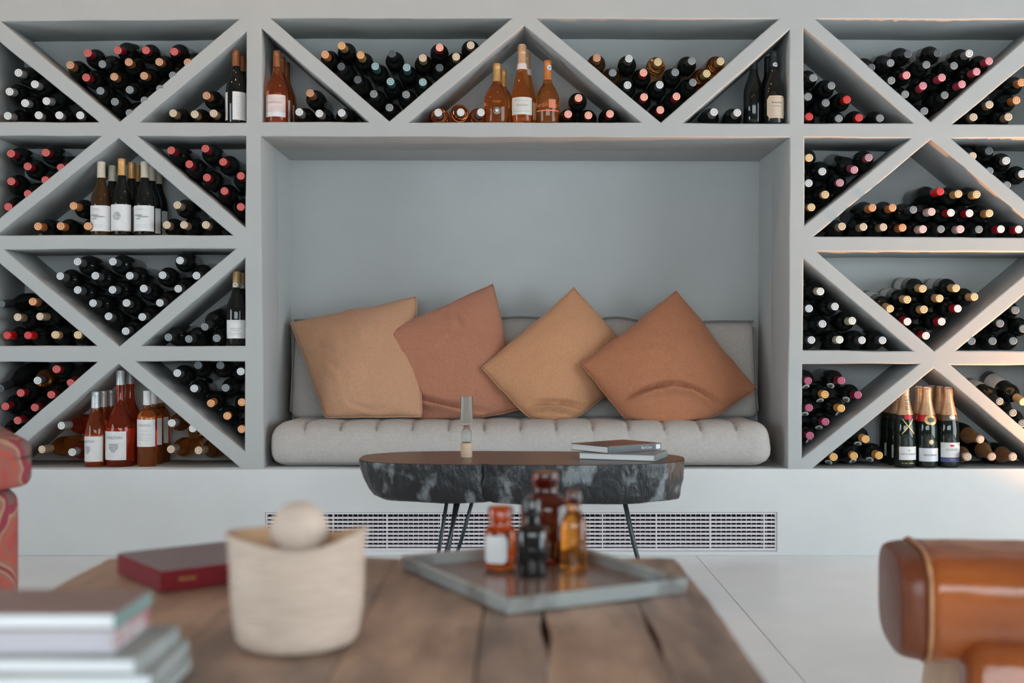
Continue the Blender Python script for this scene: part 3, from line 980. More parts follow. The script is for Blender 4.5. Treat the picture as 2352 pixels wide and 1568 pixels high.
# B1: rosé with pink-white labels
PINKP = mat('pale_pink_label', (0.66, 0.55, 0.53), 0.55, var=0.06, vscale=30)
for k, (px, y, _) in enumerate(STAND['B1']):
    t = stand('B1', 'provence', 'rose' if k == 0 else 'roseorange', 'copper', px, y,
              ('rosé standing bottle with pale pink label, front one beside left post', 'rosé standing bottle directly behind the pink-labelled one beside left post', 'rearmost rosé standing bottle beside left post, top tier')[k], STG)
    l = put('label', patch_me('provence', .022, .108, -62, 62, PINKP), t)
    put('label_band', patch_me('provence', .022, .040, -62, 62, PAPER, off=.0010), l)
    print_on(l, 'provence', 'ROSÉ NOVELLO', .0085, .077, 0, mat('rose_print', (.45, .16, .15), .6, var=.05), .0014)
    lines_on(l, 'provence', [.060, .050], -25, 25, INK_GREY)
# B3: squat rosés, sparkling rosé, ribbed rosé
for k in (0, 1):
    px, y, _ = STAND['B3'][k]
    t = stand('B3', 'squat', 'roseorange', 'gold', px, y, ('squat rosé bottle with round black and white emblem above the niche', 'gold-capped squat rosé bottle behind the one with round emblem')[k], STG)
    s = seal(t, 'squat', .048, 2, 14.5, .0122, mat('emblem_ring', (.07, .075, .08), .5, var=.05), PAPER)
    put('emblem_rim', patch_me('squat', .0348, .0612, -14.0, 18.0, mat('emblem_rim_paint', (.52, .50, .46), .5, var=.05), off=.0009, na=12, nz=10, shape=ellipse_shape, name='emblem_rim'), s)
    for tx, zz in (('MIRAVAL', .0566), ('PROVENCE', .0394)):
        print_on(s, 'squat', tx, .0040, zz, 2, PAPER, .0022)
for k in (2, 3):
    px, y, _ = STAND['B3'][k]
    t = stand('B3', 'sparkling', 'roseorange', 'foil', px, y, ('tall sparkling rosé bottle with gold foil and cream label at triangle apex', 'sparkling rosé bottle hidden behind the tallest one at triangle apex')[k - 2], STG)
    put('collar', patch_me('sparkling', .214, .238, -180, 180, PINKP, off=.0016, na=24, nz=2, name='collar'), t)
    l = put('label', patch_me('sparkling', .032, .100, -64, 64, mat('cream_label', (.60, .585, .53), .5, var=.04, vscale=40), nz=4), t)
    print_on(l, 'sparkling', 'GARZON', .011, .068, 0, INK_GREY, .0014)
    put('label_ring', patch_me('sparkling', .044, .0452, -40, 40, INK_GREY, off=.0013, nz=1, name='label_ring'), l)
    put('label_ring', patch_me('sparkling', .086, .0872, -40, 40, INK_GREY, off=.0013, nz=1, name='label_ring'), l)
px, y, _ = STAND['B3'][4]
t = stand('B3', 'ribbed', 'roseorange', 'orange', px, y, 'rosé bottle with orange capsule and coral lettering, right of sparkling rosé', STG)
seal(t, 'ribbed', .222, 25, 34, .010, PAPER, INK_GREY, off=.0028)
CORAL = mat('coral_print', (.85, .22, .10), .5, var=.05)
print_on(t, 'ribbed', 'KAYZO ROSÉ', .0165, .068, -8, CORAL, .0010)
put('printed_band', patch_me('ribbed', .046, .0505, -65, 65, CORAL, off=.0008, nz=1, name='printed_band'), t)
put('printed_panel', patch_me('ribbed', .058, .092, 4, 40, mat('copper_print', (.62, .22, .12), .4, var=.05), off=.0006, nz=2, name='printed_panel'), t)
# B5: dark bottles, octagonal cream label
CREAM = mat('octagon_label_cream', (.60, .47, .35), .55, var=.05, vscale=40)
for k, (px, y, _) in enumerate(STAND['B5']):
    t = stand('B5', 'burgundy', 'dark', 'black', px, y, ('dark standing bottle with cream octagonal label left of right post', 'dark bottle standing behind the cream octagonal label', 'black-capped dark bottle left of the octagonal-labelled bottle')[k], STG, turn=(8, -150, -150)[k])
    seal(t, 'burgundy', .236, 6, 38, .0085, PAPER, INK_GREY, off=.0018)
    l = put('label', patch_me('burgundy', .022, .110, -60, 60, CREAM, nz=12, shape=octagon_shape), t)
    for zz in (.030, .101):
        put('label_rule', patch_me('burgundy', zz, zz + .001, -36, 36, mat('red_rule', (.42, .20, .12), .6, var=.05), off=.0012, nz=1, name='label_rule'), l)
    print_on(l, 'burgundy', 'EL ENEMIGO', .0086, .068, 0, INK_GREY, .0013)
    print_on(l, 'burgundy', 'Selección', .0120, .083, 0, INK, .0013)
    lines_on(l, 'burgundy', [.055, .048, .040], -34, 34)
# A5: white-labelled white wines
A5 = [('burgundy', 'brown', 'cream', 232.7, .045, 'amber-tinted bottle with white capsule and label, left front of standing trio'),
      ('burgundy', 'dark', 'gold', 279.8, .045, 'gold-capped bottle with round flower emblem label, middle front of standing trio'),
      ('burgundy', 'dark', 'cream', 332.4, .045, 'dark bottle with white capsule and label, right front of standing trio'),
      ('burgundy', 'dark', 'cream', 258, .14, 'white-capped bottle in second rank between left and gold-capped bottles'),
      ('burgundy', 'dark', 'gold', 302, .13, 'gold-capped bottle in second rank behind the flower emblem bottle'),
      ('burgundy', 'dark', 'cream', 348, .13, 'white-capped bottle in second rank behind right front bottle, second tier'),
      ('burgundy', 'dark', 'gold', 317, .22, 'gold-capped bottle in third rank of the left second-tier triangle'),
      ('burgundy', 'dark', 'cream', 364, .22, 'white-capped bottle in third rank of the left second-tier triangle')]
for i, (kind, gl, cp, px, y, lab) in enumerate(A5):
    t = stand('A5', kind, gl, cp, px, y, lab, STG, turn=-4)
    l = put('label', patch_me(kind, .016, .116, -82, 82, PAPER, na=20), t)
    if cp == 'gold':
        t.scale = (1.0, 1.0, 1.04)
        if i == 1:
            seal(l, kind, .072, -6, 24, .016, mat('flower_print', (.50, .51, .50), .6, color2=(.30, .32, .31), vscale=140, bump=.0), None, off=.0012, name='flower_emblem')
        put('label_rule', patch_me(kind, .018, .0198, -82, 82, mat('copper_rule', (.62, .36, .18), .4, var=.05), off=.0011, nz=1, name='label_rule'), l)
    elif i < 3:
        print_on(l, kind, 'Viñedos', .0085, .101, -6, INK_GREY, .0013)
        seal(l, kind, .078, -18, 30, .0030, INK_GREY, None, off=.0012, name='landscape_print')
        seal(l, kind, .072, 10, 34, .0028, INK_GREY, None, off=.0012, name='landscape_print')
        seal(l, kind, .064, -14, 16, .0026, INK_GREY, None, off=.0012, name='landscape_print')
        lines_on(l, kind, [.040, .033], -28, 28)
# A9
OLIVE = cap_mats('yellow')
for k, (px, y, _) in enumerate(STAND['A9']):
    t = stand('A9', 'burgundy', 'dark', 'yellow', px, y, ('dark standing bottle with olive-gold capsule and white round seal, third tier', 'olive-capped bottle behind the round-sealed bottle, third tier')[k], STG)
    seal(t, 'burgundy', .2385, -4, 40, .0090, PAPER, INK_GREY, off=.0016)
    l = put('label', patch_me('burgundy', .028, .100, -52, 75, PAPER, na=18), t)
    print_on(l, 'burgundy', 'CABERNET FRANC', .0058, .066, 8, INK_GREY, .0013)
    print_on(l, 'burgundy', 'GRAN RESERVA', .0052, .058, 8, INK_GREY, .0013)
    lines_on(l, 'burgundy', [.047, .042, .092], -30, 46)
# A11: rosés with crest labels
def crest(l, kind, z, ang, s):
    GREY = mat('crest_grey', (.46, .47, .47), .6, color2=(.33, .34, .34), vscale=120)
    def shield(t_, a0, a1):
        w = min(1.0, .25 + t_ * 1.6) if t_ < .55 else 1.0
        c = (a0 + a1) / 2
        return c + (a0 - c) * w, c + (a1 - c) * w
    put('crest', patch_me(kind, z - .016 * s, z + .014 * s, ang - 17 * s, ang + 17 * s, GREY, off=.0012, na=8, nz=8, shape=shield, name='crest'), l)
A11 = [('burgundy', 'rose', 'screwcap', 219, .05, 'front left rosé bottle with crest label and silver screw cap, bottom tier'),
       ('burgundy', 'rose', 'screwcap', 237.8, .14, 'second rosé bottle behind the front left crest-labelled one'),
       ('burgundy', 'rose', 'screwcap', 255, .23, 'third rosé bottle in file behind the front left crest-labelled one'),
       ('magnum', 'rosered', 'screwcap', 277, .065, 'large magnum rosé bottle with crest label under the triangle apex'),
       ('magnum', 'rosered', 'screwcap', 299, .190, 'large magnum rosé bottle behind the crest-labelled magnum'),
       ('bordeaux', 'roseorange', 'paleshrink', 338, .045, 'front right rosé bottle with tall plain white label and white capsule'),
       ('bordeaux', 'roseorange', 'paleshrink', 353.7, .13, 'second white-capped rosé bottle behind the tall plain label'),
       ('bordeaux', 'amber', 'paleshrink', 369, .215, 'third white-capped rosé bottle in file behind the tall plain label')]
for i, (kind, gl, cp, px, y, lab) in enumerate(A11):
    t = stand('A11', kind, gl, cp, px, y, lab, STG)
    if kind == 'burgundy':
        l = put('label', patch_me(kind, .020, .118, -90, 62, PAPER, na=20), t)
        if i == 0:
            print_on(l, kind, 'GARZON', .0135, .098, -25, INK_GREY, .0013); crest(l, kind, .066, -25, 1.0)
    elif kind == 'magnum':
        l = put('label', patch_me(kind, .026, .138, -75, 40, PAPER, na=20), t)
        if i == 3:
            print_on(l, kind, 'GARZON', .0165, .113, -10, INK_GREY, .0014); crest(l, kind, .074, -10, 1.15)
    else:
        l = put('label', patch_me(kind, .078, .184, -78, 70, PAPER, na=20), t)
        if i == 5:
            print_on(l, kind, 'GARZON', .0125, .161, -3, INK_GREY, .0013)
            lines_on(l, kind, [.140, .128, .122, .112, .104], -38, 40)
# C11: champagne
NAVY = mat('navy_band', (.06, .07, .20), .5, var=.05)
REDP = mat('red_seal_print', (.55, .012, .03), .4, var=.05)
GOLDP = mat('gold_print', (.62, .42, .16), .35, metal=.4, var=.05)
for k, (px, y) in enumerate([(2078, .05), (2061, .14), (2044, .23)]):
    t = stand('C11', 'champagne', 'champ', 'foil', px, y, ('champagne bottle with white label and crossed ribbon, front left of trio', 'second champagne bottle in file behind the crossed-ribbon one', 'rearmost champagne bottle in file behind the crossed-ribbon one')[k], STG)
    l = put('label', patch_me('champagne', .030, .082, -48, 66, PAPER, na=18), t)
    if k == 0:
        print_on(l, 'champagne', 'MOËT & CHANDON', .0078, .053, 5, INK, .0013)
        seal(l, 'champagne', .067, 5, 5, .003, INK_GREY, None, off=.0013, name='crown_print')
        print_on(t, 'champagne', 'MC  BRUT IMPERIAL', .0060, .017, 2, GOLDP, .0008)
    if k < 2:
        print_on(t, 'champagne', 'MOËT', .019, .253, 2, INK, .0022, vertical=True, spacing=1.15)
    band = put('neck_band', patch_me('champagne', .186, .205, -180, 180, mat('black_ribbon', (.02, .018, .016), .4, var=.05), off=.0007, na=28, nz=4, name='neck_band'), t)
    seal(band, 'champagne', .197, 4, 24, .0105, REDP, None, off=.0014)
    for s in (-1, 1):   # crossed gold ribbons
        def rib(t_, a0, a1, s=s):
            c = s * (-34 + 68 * (1 - t_)) + 2
            return c - 3.5, c + 3.5
        put('ribbon', patch_me('champagne', .132, .190, -4, 4, GOLDP, off=.0010, na=2, nz=14, shape=rib, name='ribbon'), t)
for k, (px, y) in enumerate([(2128.6, .05), (2110, .14)]):
    t = stand('C11', 'champagne', 'champ', 'foil', px, y, ('champagne bottle with red neck seal and grey label, middle of front trio', 'champagne bottle with red neck seal behind the middle front one')[k], STG)
    l = put('label', patch_me('champagne', .024, .076, -62, 66, mat('silver_label', (.58, .60, .63), .4, metal=.1, var=.04), na=18), t)
    if k == 0:
        print_on(l, 'champagne', 'BOLLINGER', .0105, .049, 4, INK, .0013)
    band = put('neck_band', patch_me('champagne', .180, .204, -180, 180, REDP, off=.0007, na=28, nz=4, name='neck_band'), t)
    seal(band, 'champagne', .186, 6, 40, .020, GOLDP, INK, off=.0014)
    seal(t, 'champagne', .100, 4, 12, .010, GOLDP, PAPER, off=.0009)
for k, (px, y) in enumerate([(2178, .05), (2159, .14), (2140, .23)]):
    t = stand('C11', 'champagne', 'champ', 'foil', px, y, ('sparkling bottle with white label and violet band, front right of trio', 'second sparkling bottle in file behind the violet-banded one', 'rearmost sparkling bottle in file behind the violet-banded one')[k], STG)
    l = put('label', patch_me('champagne', .040, .098, -62, 62, PAPER, na=18), t)
    put('label_band', patch_me('champagne', .022, .040, -62, 62, NAVY, na=18, name='label_band'), l)
    if k == 0:
        print_on(l, 'champagne', 'FERRARI', .0110, .070, 0, INK_GREY, .0013, spacing=1.2)
        print_on(l, 'champagne', 'TRENTO', .0050, .031, 0, PAPER, .0013)
        seal(l, 'champagne', .086, 0, 12, .004, REDP, None, off=.0012, name='red_mark')
    band = put('neck_band', patch_me('champagne', .183, .206, -180, 180, mat('bronze_band', (.14, .10, .06), .35, metal=.4, var=.05), off=.0007, na=28, nz=4, name='neck_band'), t)
    seal(band, 'champagne', .196, 6, 20, .009, PAPER, None, off=.0013)
# ------------------------------------------------------------------ bench upholstery
GREYF = mat('grey_linen', (0.42, 0.395, 0.37), 0.85, var=0.05, vscale=90, bump=0.08, bscale=420, sheen=0.1, detail=2)
GREYP = mat('grey_linen_piping', (0.22, 0.21, 0.20), 0.85, var=0.05, vscale=90, bump=0.1, bscale=300)
MX0, MX1 = P(611, 1000, -.004).x, P(1780, 1000, -.004).x
MZ0 = LEDGE_Z + .002
MT = 0.172
mw = MX1 - MX0

def mattress_disp(p, n):
    q = p.copy()
    x = p.x
    ph = (x / 0.1405) % 1.0
    d = min(ph, 1 - ph) * 0.1405          # distance to the next tuft seam
    top = max(0.0, min(1.0, (p.z - 0.0) / 0.08))
    crease = math.exp(-(d / 0.009) ** 2)
    fr = math.exp(-((p.y + .235) / .075) ** 2)
    q.z -= top * (0.0065 * crease * (.35 + fr) - 0.0035 * math.sin(math.pi * ph))
    if p.y < -.2:
        q.y += (0.004 * crease * (0.1 + top) - 0.002 * math.sin(math.pi * ph)) * (0.15 + .85 * top)
        q.y -= 0.010 * (1 - (p.z / 0.09) ** 2)
        q.x += 0.006 * noise.noise(Vector((x * 9, p.z * 14, 0)))
    q += Vector((0, 1, 1)) * 0.004 * noise.noise(Vector((x * 5, p.y * 5, p.z * 9 + 4)))
    if p.z < -.07:
        q.z = p.z
    return q
bench = thing('bench_mattress', 'long grey linen seat mattress with tufted top on the bench', 'mattress', ((MX0 + MX1) / 2, 0.0, MZ0))
put('cover', rounded_box_me((mw - .012, .545, MT), 0.07, GREYF, n=(220, 12, 6), disp=mattress_disp, name='cover', center=(0, .2735, MT / 2)), bench)
# short stitched tuft seams along the upper front rim
for k in range(int(-mw / 2 / .1405), int(mw / 2 / .1405) + 1):
    x = k * .1405
    if abs(x) < mw / 2 - .08:
        pts = [(x + .0006 * i, .0 + .012 + .008 * i * i / 4, MT - .028 + .0085 * i - .0012 * i * i) for i in range(4)]
        put('tuft_seam', tube_me([(a, b, c - .004) for a, b, c in pts], .0014, GREYP, 6, 'tuft_seam'), bench)

# backrest cushion
BX0, BX1 = P(669, 800, .45).x, P(1738, 800, .45).x
BZ0 = MZ0 + MT - .006
def back_disp(p, n):
    q = p.copy()
    w = BX1 - BX0
    u = p.x / w + .5
    up = max(0.0, p.z / .11)
    q.z += up * (0.010 * math.exp(-((u - .50) / .09) ** 2) + 0.008 * math.exp(-((u - .70) / .05) ** 2) - 0.010 * math.exp(-((u - .80) / .06) ** 2))
    q += Vector((0, -1, .6)) * 0.008 * fbm((p.x * 2.2, p.z * 4, 1.7))
    q.y += .05 * (p.z / .22)
    return q
backc = thing('back_cushion', 'long grey linen backrest cushion leaning against the niche wall', 'cushion', ((BX0 + BX1) / 2, .485, BZ0))
BH = P(1200, 735, .45).z - BZ0
put('cover', rounded_box_me((BX1 - BX0, .085, BH), 0.04, GREYF, n=(90, 3, 14), disp=back_disp, name='cover', center=(0, 0, BH / 2)), backc)
def rim(y, sgn):
    pts = []
    w = (BX1 - BX0) / 2 - .004
    N = 60
    for i in range(N + 1):
        x = -w + 2 * w * i / N
        q = back_disp(Vector((x, y, BH / 2 - .006)), None)
        pts.append((q.x, q.y, q.z + BH / 2 + .004))
    return pts
put('piping', tube_me(rim(-.034, 1), .0045, GREYP, 8, 'piping'), backc)
put('piping', tube_me(rim(.034, 1), .0045, GREYP, 8, 'piping'), backc)
for s in (-1, 1):
    w = (BX1 - BX0) / 2 - .003
    pts = []
    for i in range(16):
        z = -BH / 2 + .03 + (BH - .06) * i / 15
        q = back_disp(Vector((s * w, -.030, z)), None)
        pts.append((q.x, q.y, q.z + BH / 2))
    put('piping', tube_me(pts, .0045, GREYP, 8, 'piping'), backc)

# ------------------------------------------------------------------ throw pillows
MTOP = MZ0 + MT - .004
TAN = mat('tan_linen', (0.47, 0.262, 0.155), 0.9, var=0.07, vscale=160, bump=0.10, bscale=500, sheen=0.15, detail=2)
TERRA = mat('terracotta_linen', (0.365, 0.155, 0.092), 0.9, var=0.09, vscale=170, bump=0.10, bscale=500, sheen=0.15, detail=2)
TAN2 = mat('ochre_linen', (0.46, 0.230, 0.118), 0.9, var=0.07, vscale=160, bump=0.10, bscale=500, sheen=0.15, detail=2)
RUST = mat('rust_linen', (0.37, 0.148, 0.072), 0.9, var=0.09, vscale=170, bump=0.10, bscale=500, sheen=0.15, detail=2)

def pillow(label, corners, m, thick, creases=(), seed=0.0, pull=.012):
    """corners: four (px, py, y) top-left, top-right, bottom-right, bottom-left"""
    c = [P(*k) for k in corners]
    N = 56
    cen = sum(c, Vector()) / 4
    nrm = (c[1] - c[3]).cross(c[0] - c[2]).normalized()
    if nrm.y > 0: nrm = -nrm                     # towards the room
    low = MTOP + .004
    org = Vector((cen.x, cen.y, low))
    def at(u, v, side):
        b = (c[0] * (1 - u) + c[1] * u) * (1 - v) + (c[3] * (1 - u) + c[2] * u) * v
        eu, ev = abs(2 * u - 1), abs(2 * v - 1)
        k = pull * ((1 - eu ** 2) * ev ** 3 + (1 - ev ** 2) * eu ** 3)
        b = b + (cen - b) * k
        rim_ = max(eu, ev) ** 3 * (1 - (eu * ev) ** 2)
        b = b + (b - cen) * .035 * rim_ * noise.noise(Vector((u * 4 + seed, v * 4, seed * 2))) + (b - cen) * .012 * rim_ * noise.noise(Vector((u * 13 + seed, v * 13, seed)))
        t = thick * (max(0.0, (1 - eu ** 2.4)) * max(0.0, (1 - ev ** 2.4))) ** .55 * .5
        if side < 0: t *= .55
        t += side * (.009 * fbm((u * 3 + seed, v * 3, side + seed)) + .0022 * noise.noise(Vector((u * 17 + seed, v * 9, side)))) * (1 - eu ** 4) * (1 - ev ** 4)
        edge = (1 - eu ** 8) * (1 - ev ** 8)
        if side > 0:
            for (u0, v0, u1, v1, bend, depth, wd) in creases:
                d = Vector((u1 - u0, v1 - v0)); L = d.length; d /= L
                s = ((u - u0) * d.x + (v - v0) * d.y) / L
                if -.05 < s < 1.05:
                    h = (u - u0) * -d.y + (v - v0) * d.x - bend * math.sin(math.pi * max(0, min(1, s)))
                    w_ = math.sin(math.pi * max(0.02, min(.98, s))) ** .5
                    t -= edge * depth * w_ * math.exp(-(h / wd) ** 2)
                    t += edge * depth * .7 * w_ * math.exp(-((h - 2.4 * wd) / (1.6 * wd)) ** 2)
        q = b + nrm * t * side
        if q.z < low + .02:                       # the lower part folds up on the seat
            dz = low + .02 - q.z
            sq = .02 * math.exp(-dz / .02)
            q = Vector((q.x + (cen.x - q.x) * min(.35, dz * 1.6), q.y - side * min(.035, dz * .55) * edge + .02 * min(1, dz / .05), low + sq))
        return q - org
    verts, faces, ids = [], [], {}
    for side in (1, -1):
        for i in range(N + 1):
            for j in range(N + 1):
                if side < 0 and (i in (0, N) or j in (0, N)):
                    ids[(side, i, j)] = ids[(1, i, j)]
                    continue
                ids[(side, i, j)] = len(verts)
                verts.append(at(i / N, j / N, side))
    for side in (1, -1):
        for i in range(N):
            for j in range(N):
                q = [ids[(side, i, j)], ids[(side, i, j + 1)], ids[(side, i + 1, j + 1)], ids[(side, i + 1, j)]]
                if side < 0: q.reverse()
                if len(set(q)) > 2: faces.append(tuple(dict.fromkeys(q)))
    t = thing('throw_pillow', label, 'pillow', org, group='throw pillows on the bench')
    put('cover', me_of(verts, faces, m, True, 'cover'), t)
    # stitched seam round the four sides
    loop = [ids[(1, i, 0)] for i in range(N + 1)] + [ids[(1, N, j)] for j in range(1, N + 1)] + [ids[(1, i, N)] for i in range(N - 1, -1, -1)] + [ids[(1, 0, j)] for j in range(N - 1, -1, -1)]
    put('seam', tube_me([verts[k] for k in loop], .0030, m, 6, 'seam'), t)
    return t

pillow('tan linen throw pillow at the left end of the bench', [(668, 742, .41), (955, 681, .43), (969, 957, .155), (748, 962, .20)], TAN, .15,
       creases=[(.30, .90, .70, .95, .03, .022, .016)], seed=1.3)
pillow('terracotta throw pillow second from left, overlapping the left tan one', [(874, 768, .30), (1132, 652, .43), (1203, 938, .25), (952, 1000, .23)], TERRA, .15,
       creases=[(.06, .66, .68, .97, .02, .042, .017), (.62, .08, .66, .24, .0, .012, .02)], seed=4.1)
pillow('ochre throw pillow third from left, standing on its corner', [(1318, 660, .40), (1478, 838, .37), (1262, 1012, .18), (1107, 845, .22)], TAN2, .14,
       creases=[(.60, .93, .99, .62, -.02, .044, .018), (.70, .95, .97, .74, -.02, .018, .014)], seed=7.7)
pillow('rust-brown throw pillow at the right end, resting on its corner', [(1553, 668, .37), (1738, 893, .30), (1512, 1055, .115), (1335, 838, .205)], RUST, .16,
       creases=[(.45, .93, .93, .36, -.119, .048, .017)], seed=9.2)

# ------------------------------------------------------------------ wood-slice table in front of the bench
BARK = mat('charred_bark', (0.016, 0.018, 0.020), 0.34, color2=(0.16, 0.18, 0.19), vscale=13.0, bump=1.0, bscale=34, stretch=(1, 1, .6), lo=.37, hi=.45, detail=12)
SLABTOP = mat('dark_oiled_wood', (0.095, 0.054, 0.038), 0.30, color2=(0.050, 0.030, 0.023), vscale=6, stretch=(1.2, 9, 1), bump=0.05, bscale=30, spec=0.5)
IRON = mat('blackened_iron', (0.035, 0.045, 0.052), 0.4, metal=0.6, var=0.1, vscale=40)
SZ = 0.449
ST = 0.122
zc_s = 3.76
def slab_pt(a):
    """outline of the slice seen from above, around (x .005, distance 3.76)"""
    ca, sa = math.cos(a), math.sin(a)
    n_ = 2.4
    k = (abs(ca) ** n_ + abs(sa) ** n_) ** (-1 / n_)
    x = .528 * ca * k
    y = .262 * sa * k
    y *= 1.0 + .10 * math.cos(2 * a + .5)
    x *= 1 + .015 * math.sin(3 * a + 1)
    if sa < 0:      # notch of the crack in the front
        y += .032 * math.exp(-((x + .108) / .011) ** 2)
    r = 1 + .012 * noise.noise(Vector((ca * 4, sa * 4, 3.3)))
    return x * r, y * r
SN = 260
sv, sf = [], []
levels = [(1.0, 1.0, 0.0), (1.004, 1.0, -.006), (.992, .995, -.03), (.972, .985, -.06), (.945, .97, -.092), (.915, .95, -.114), (.88, .92, -ST)]
for li, (kx, ky, dz) in enumerate(levels):
    for i in range(SN):
        a = 2 * math.pi * i / SN
        x, y = slab_pt(a)
        rt = max(0.0, math.cos(a))      # the right end stays nearly upright
        kxx = kx + (1 - kx) * .72 * rt
        w = .010 * noise.noise(Vector((x * 9, y * 9, dz * 22 + 2))) if li > 1 else 0.0
        w += .005 * noise.noise(Vector((x * 40, y * 40, dz * 30))) if li > 1 else 0
        L = math.hypot(x, y)
        zz = dz + (.010 * noise.noise(Vector((x * 5, y * 5, 8))) if li == len(levels) - 1 else 0) + (.012 * max(0, -x) * 2 * .5 if li >= 5 else 0)
        sv.append((x * kxx * (1 + w / L), y * ky * (1 + w / L), SZ + zz))
for li in range(len(levels) - 1):
    for i in range(SN):
        j = (i + 1) % SN
        sf.append(((li + 1) * SN + i, (li + 1) * SN + j, li * SN + j, li * SN + i))
sf.append(tuple((len(levels) - 1) * SN + i for i in range(SN))[::-1])
side_t = thing('wood_slice_table', 'low table of a charred black wood slice on thin hairpin legs', 'table', (0.005, zc_s - D0, 0))
put('bark_edge', me_of(sv, sf, BARK, True, 'bark_edge'), side_t)
tv, tf = [], []
NR = 6
for k in range(1, NR + 1):
    for i in range(SN):
        x, y = slab_pt(2 * math.pi * i / SN)
        tv.append((x * k / NR * .998, y * k / NR * .998, SZ + .0012))
tv.append((0, 0, SZ + .0012))
for k in range(NR - 1):
    for i in range(SN):
        j = (i + 1) % SN
        tf.append((k * SN + i, (k + 1) * SN + i, (k + 1) * SN + j, k * SN + j))
for i in range(SN):
    tf.append((len(tv) - 1, i, (i + 1) % SN))
put('wood_top', me_of(tv, tf, SLABTOP, False, 'wood_top'), side_t)
def hairpin(x0, y0, x1, y1, fx, fy):
    """two rods from the underside meeting in a bend on the floor"""
    r = .0062
    zt = SZ - ST + .030
    a, b = Vector((x0, y0, zt)), Vector((x1, y1, zt))
    f = Vector((fx, fy, r))
    d = (b - a).normalized()
    pts = [a, a.lerp(f - d * .012, .5), f - d * .014 + Vector((0, 0, .03)), f - d * .009, f, f + d * .009, f + d * .014 + Vector((0, 0, .03)), b.lerp(f + d * .012, .5), b]
    put('hairpin_leg', tube_me(pts, r, IRON, 10, 'hairpin_leg'), side_t)
hairpin(-.223, -.14, -.185, -.05, -.275, -.14)
hairpin(-.205, .10, -.140, -.04, -.245, .02)
hairpin(.325, -.06, .339, .09, .405, -.03)

# hourglass-like glass on a wooden base
CLEAR = mat('clear_glass', (0.93, 0.95, 0.95), 0.0, trans=1.0, ior=1.14)
PALEWOOD = mat('pale_turned_wood', (0.60, 0.43, 0.30), 0.6, var=0.08, vscale=25, stretch=(1, 1, 6))
gp = P(1071.5, 1047, -.72)
vase = thing('glass_vial', 'slim clear glass vial on a pale wooden base on the black table', 'vial', (gp.x, gp.y, SZ + .0015))
put('wooden_base', lathe([(0, 0), (.0185, 0), (.0190, .002), (.0190, .044), (.0180, .046), (0, .046)], PALEWOOD, 24, 'wooden_base'), vase)
gl_pr = [(0, .0462), (.0130, .0462), (.0160, .048), (.0165, .082), (.0120, .092), (.0090, .096), (.0150, .104), (.0195, .110), (.0197, .1965), (.0194, .1972), (.0190, .1965), (.0188, .1115), (.0143, .1055), (.0081, .0970), (.0081, .0950), (.0112, .0915), (.0156, .0815), (.0151, .049), (0, .0485)]
put('glass_tube', lathe(gl_pr, CLEAR, 28, 'glass_tube'), vase)

# two books on the black table
BOOKPAGE = mat('book_pages', (0.76, 0.77, 0.76), 0.8, var=0.05, vscale=200, stretch=(1, 1, 30))
def book(label, p0, ang, length, width, thick, z, cover, spine_side='x', spine_mat=None, page=BOOKPAGE, name='book', group=None):
    """p0: corner (x, y); ang: direction of the long edge; width runs to its left; spine_side: 'x' spine along the long near edge"""
    t = thing(name, label, 'book', (p0[0], p0[1], z), ang, group)
    c = .0022
    e = .003
    sm = spine_mat or cover
    box('front_cover', (0, length, 0, width, thick - c, thick), cover, t)
    box('back_cover', (0, length, 0, width, 0, c), cover, t)
    if spine_side == 'near':
        box('spine', (0, length, -.0004, c, c, thick - c), sm, t)
        box('pages', (e, length - e, c, width - e, c, thick - c), page, t)
    elif spine_side == 'right':
        box('spine', (length - c, length + .0004, 0, width, c, thick - c), sm, t)
        box('pages', (e, length - c, e, width - e, c, thick - c), page, t)
    elif spine_side == 'far':
        box('spine', (0, length, width - c, width + .0004, c, thick - c), sm, t)
        box('pages', (e, length - e, e, width - c, c, thick - c), page, t)
    return t
NAVYC = mat('book_cover_navy', (0.035, 0.045, 0.055), 0.3, var=0.1, vscale=20)
ROSEC = mat('book_cover_photo', (0.085, 0.06, 0.055), 0.3, color2=(0.30, 0.10, 0.06), vscale=14, lo=.38, hi=.46)
GREYC = mat('book_cover_grey', (0.20, 0.23, 0.23), 0.4, var=0.08, vscale=15)
zb1 = SZ + .002
b1 = book('white-edged grey book under the dark book on the black table', (.194, 3.706 - D0), math.atan2(-.086, .2355), .250, .175, .0205, zb1, GREYC, 'right')
zb2 = zb1 + .0212
b2 = book('dark photo-covered book lying on top of the grey book', (.285, 3.655 - D0), math.atan2(.15, .187), .238, .178, .0225, zb2, ROSEC, 'near', NAVYC)
tm = text_me('BonCine', .0135, PAPER, 'spine_lettering')
tm.transform(Matrix.Rotation(math.pi / 2, 4, 'X'))
put('spine_lettering', tm, b2, (.170, -.0012, .0112))
box('spine_sticker', (.213, .233, -.0010, -.0004, .004, .0185), PAPER, b2)
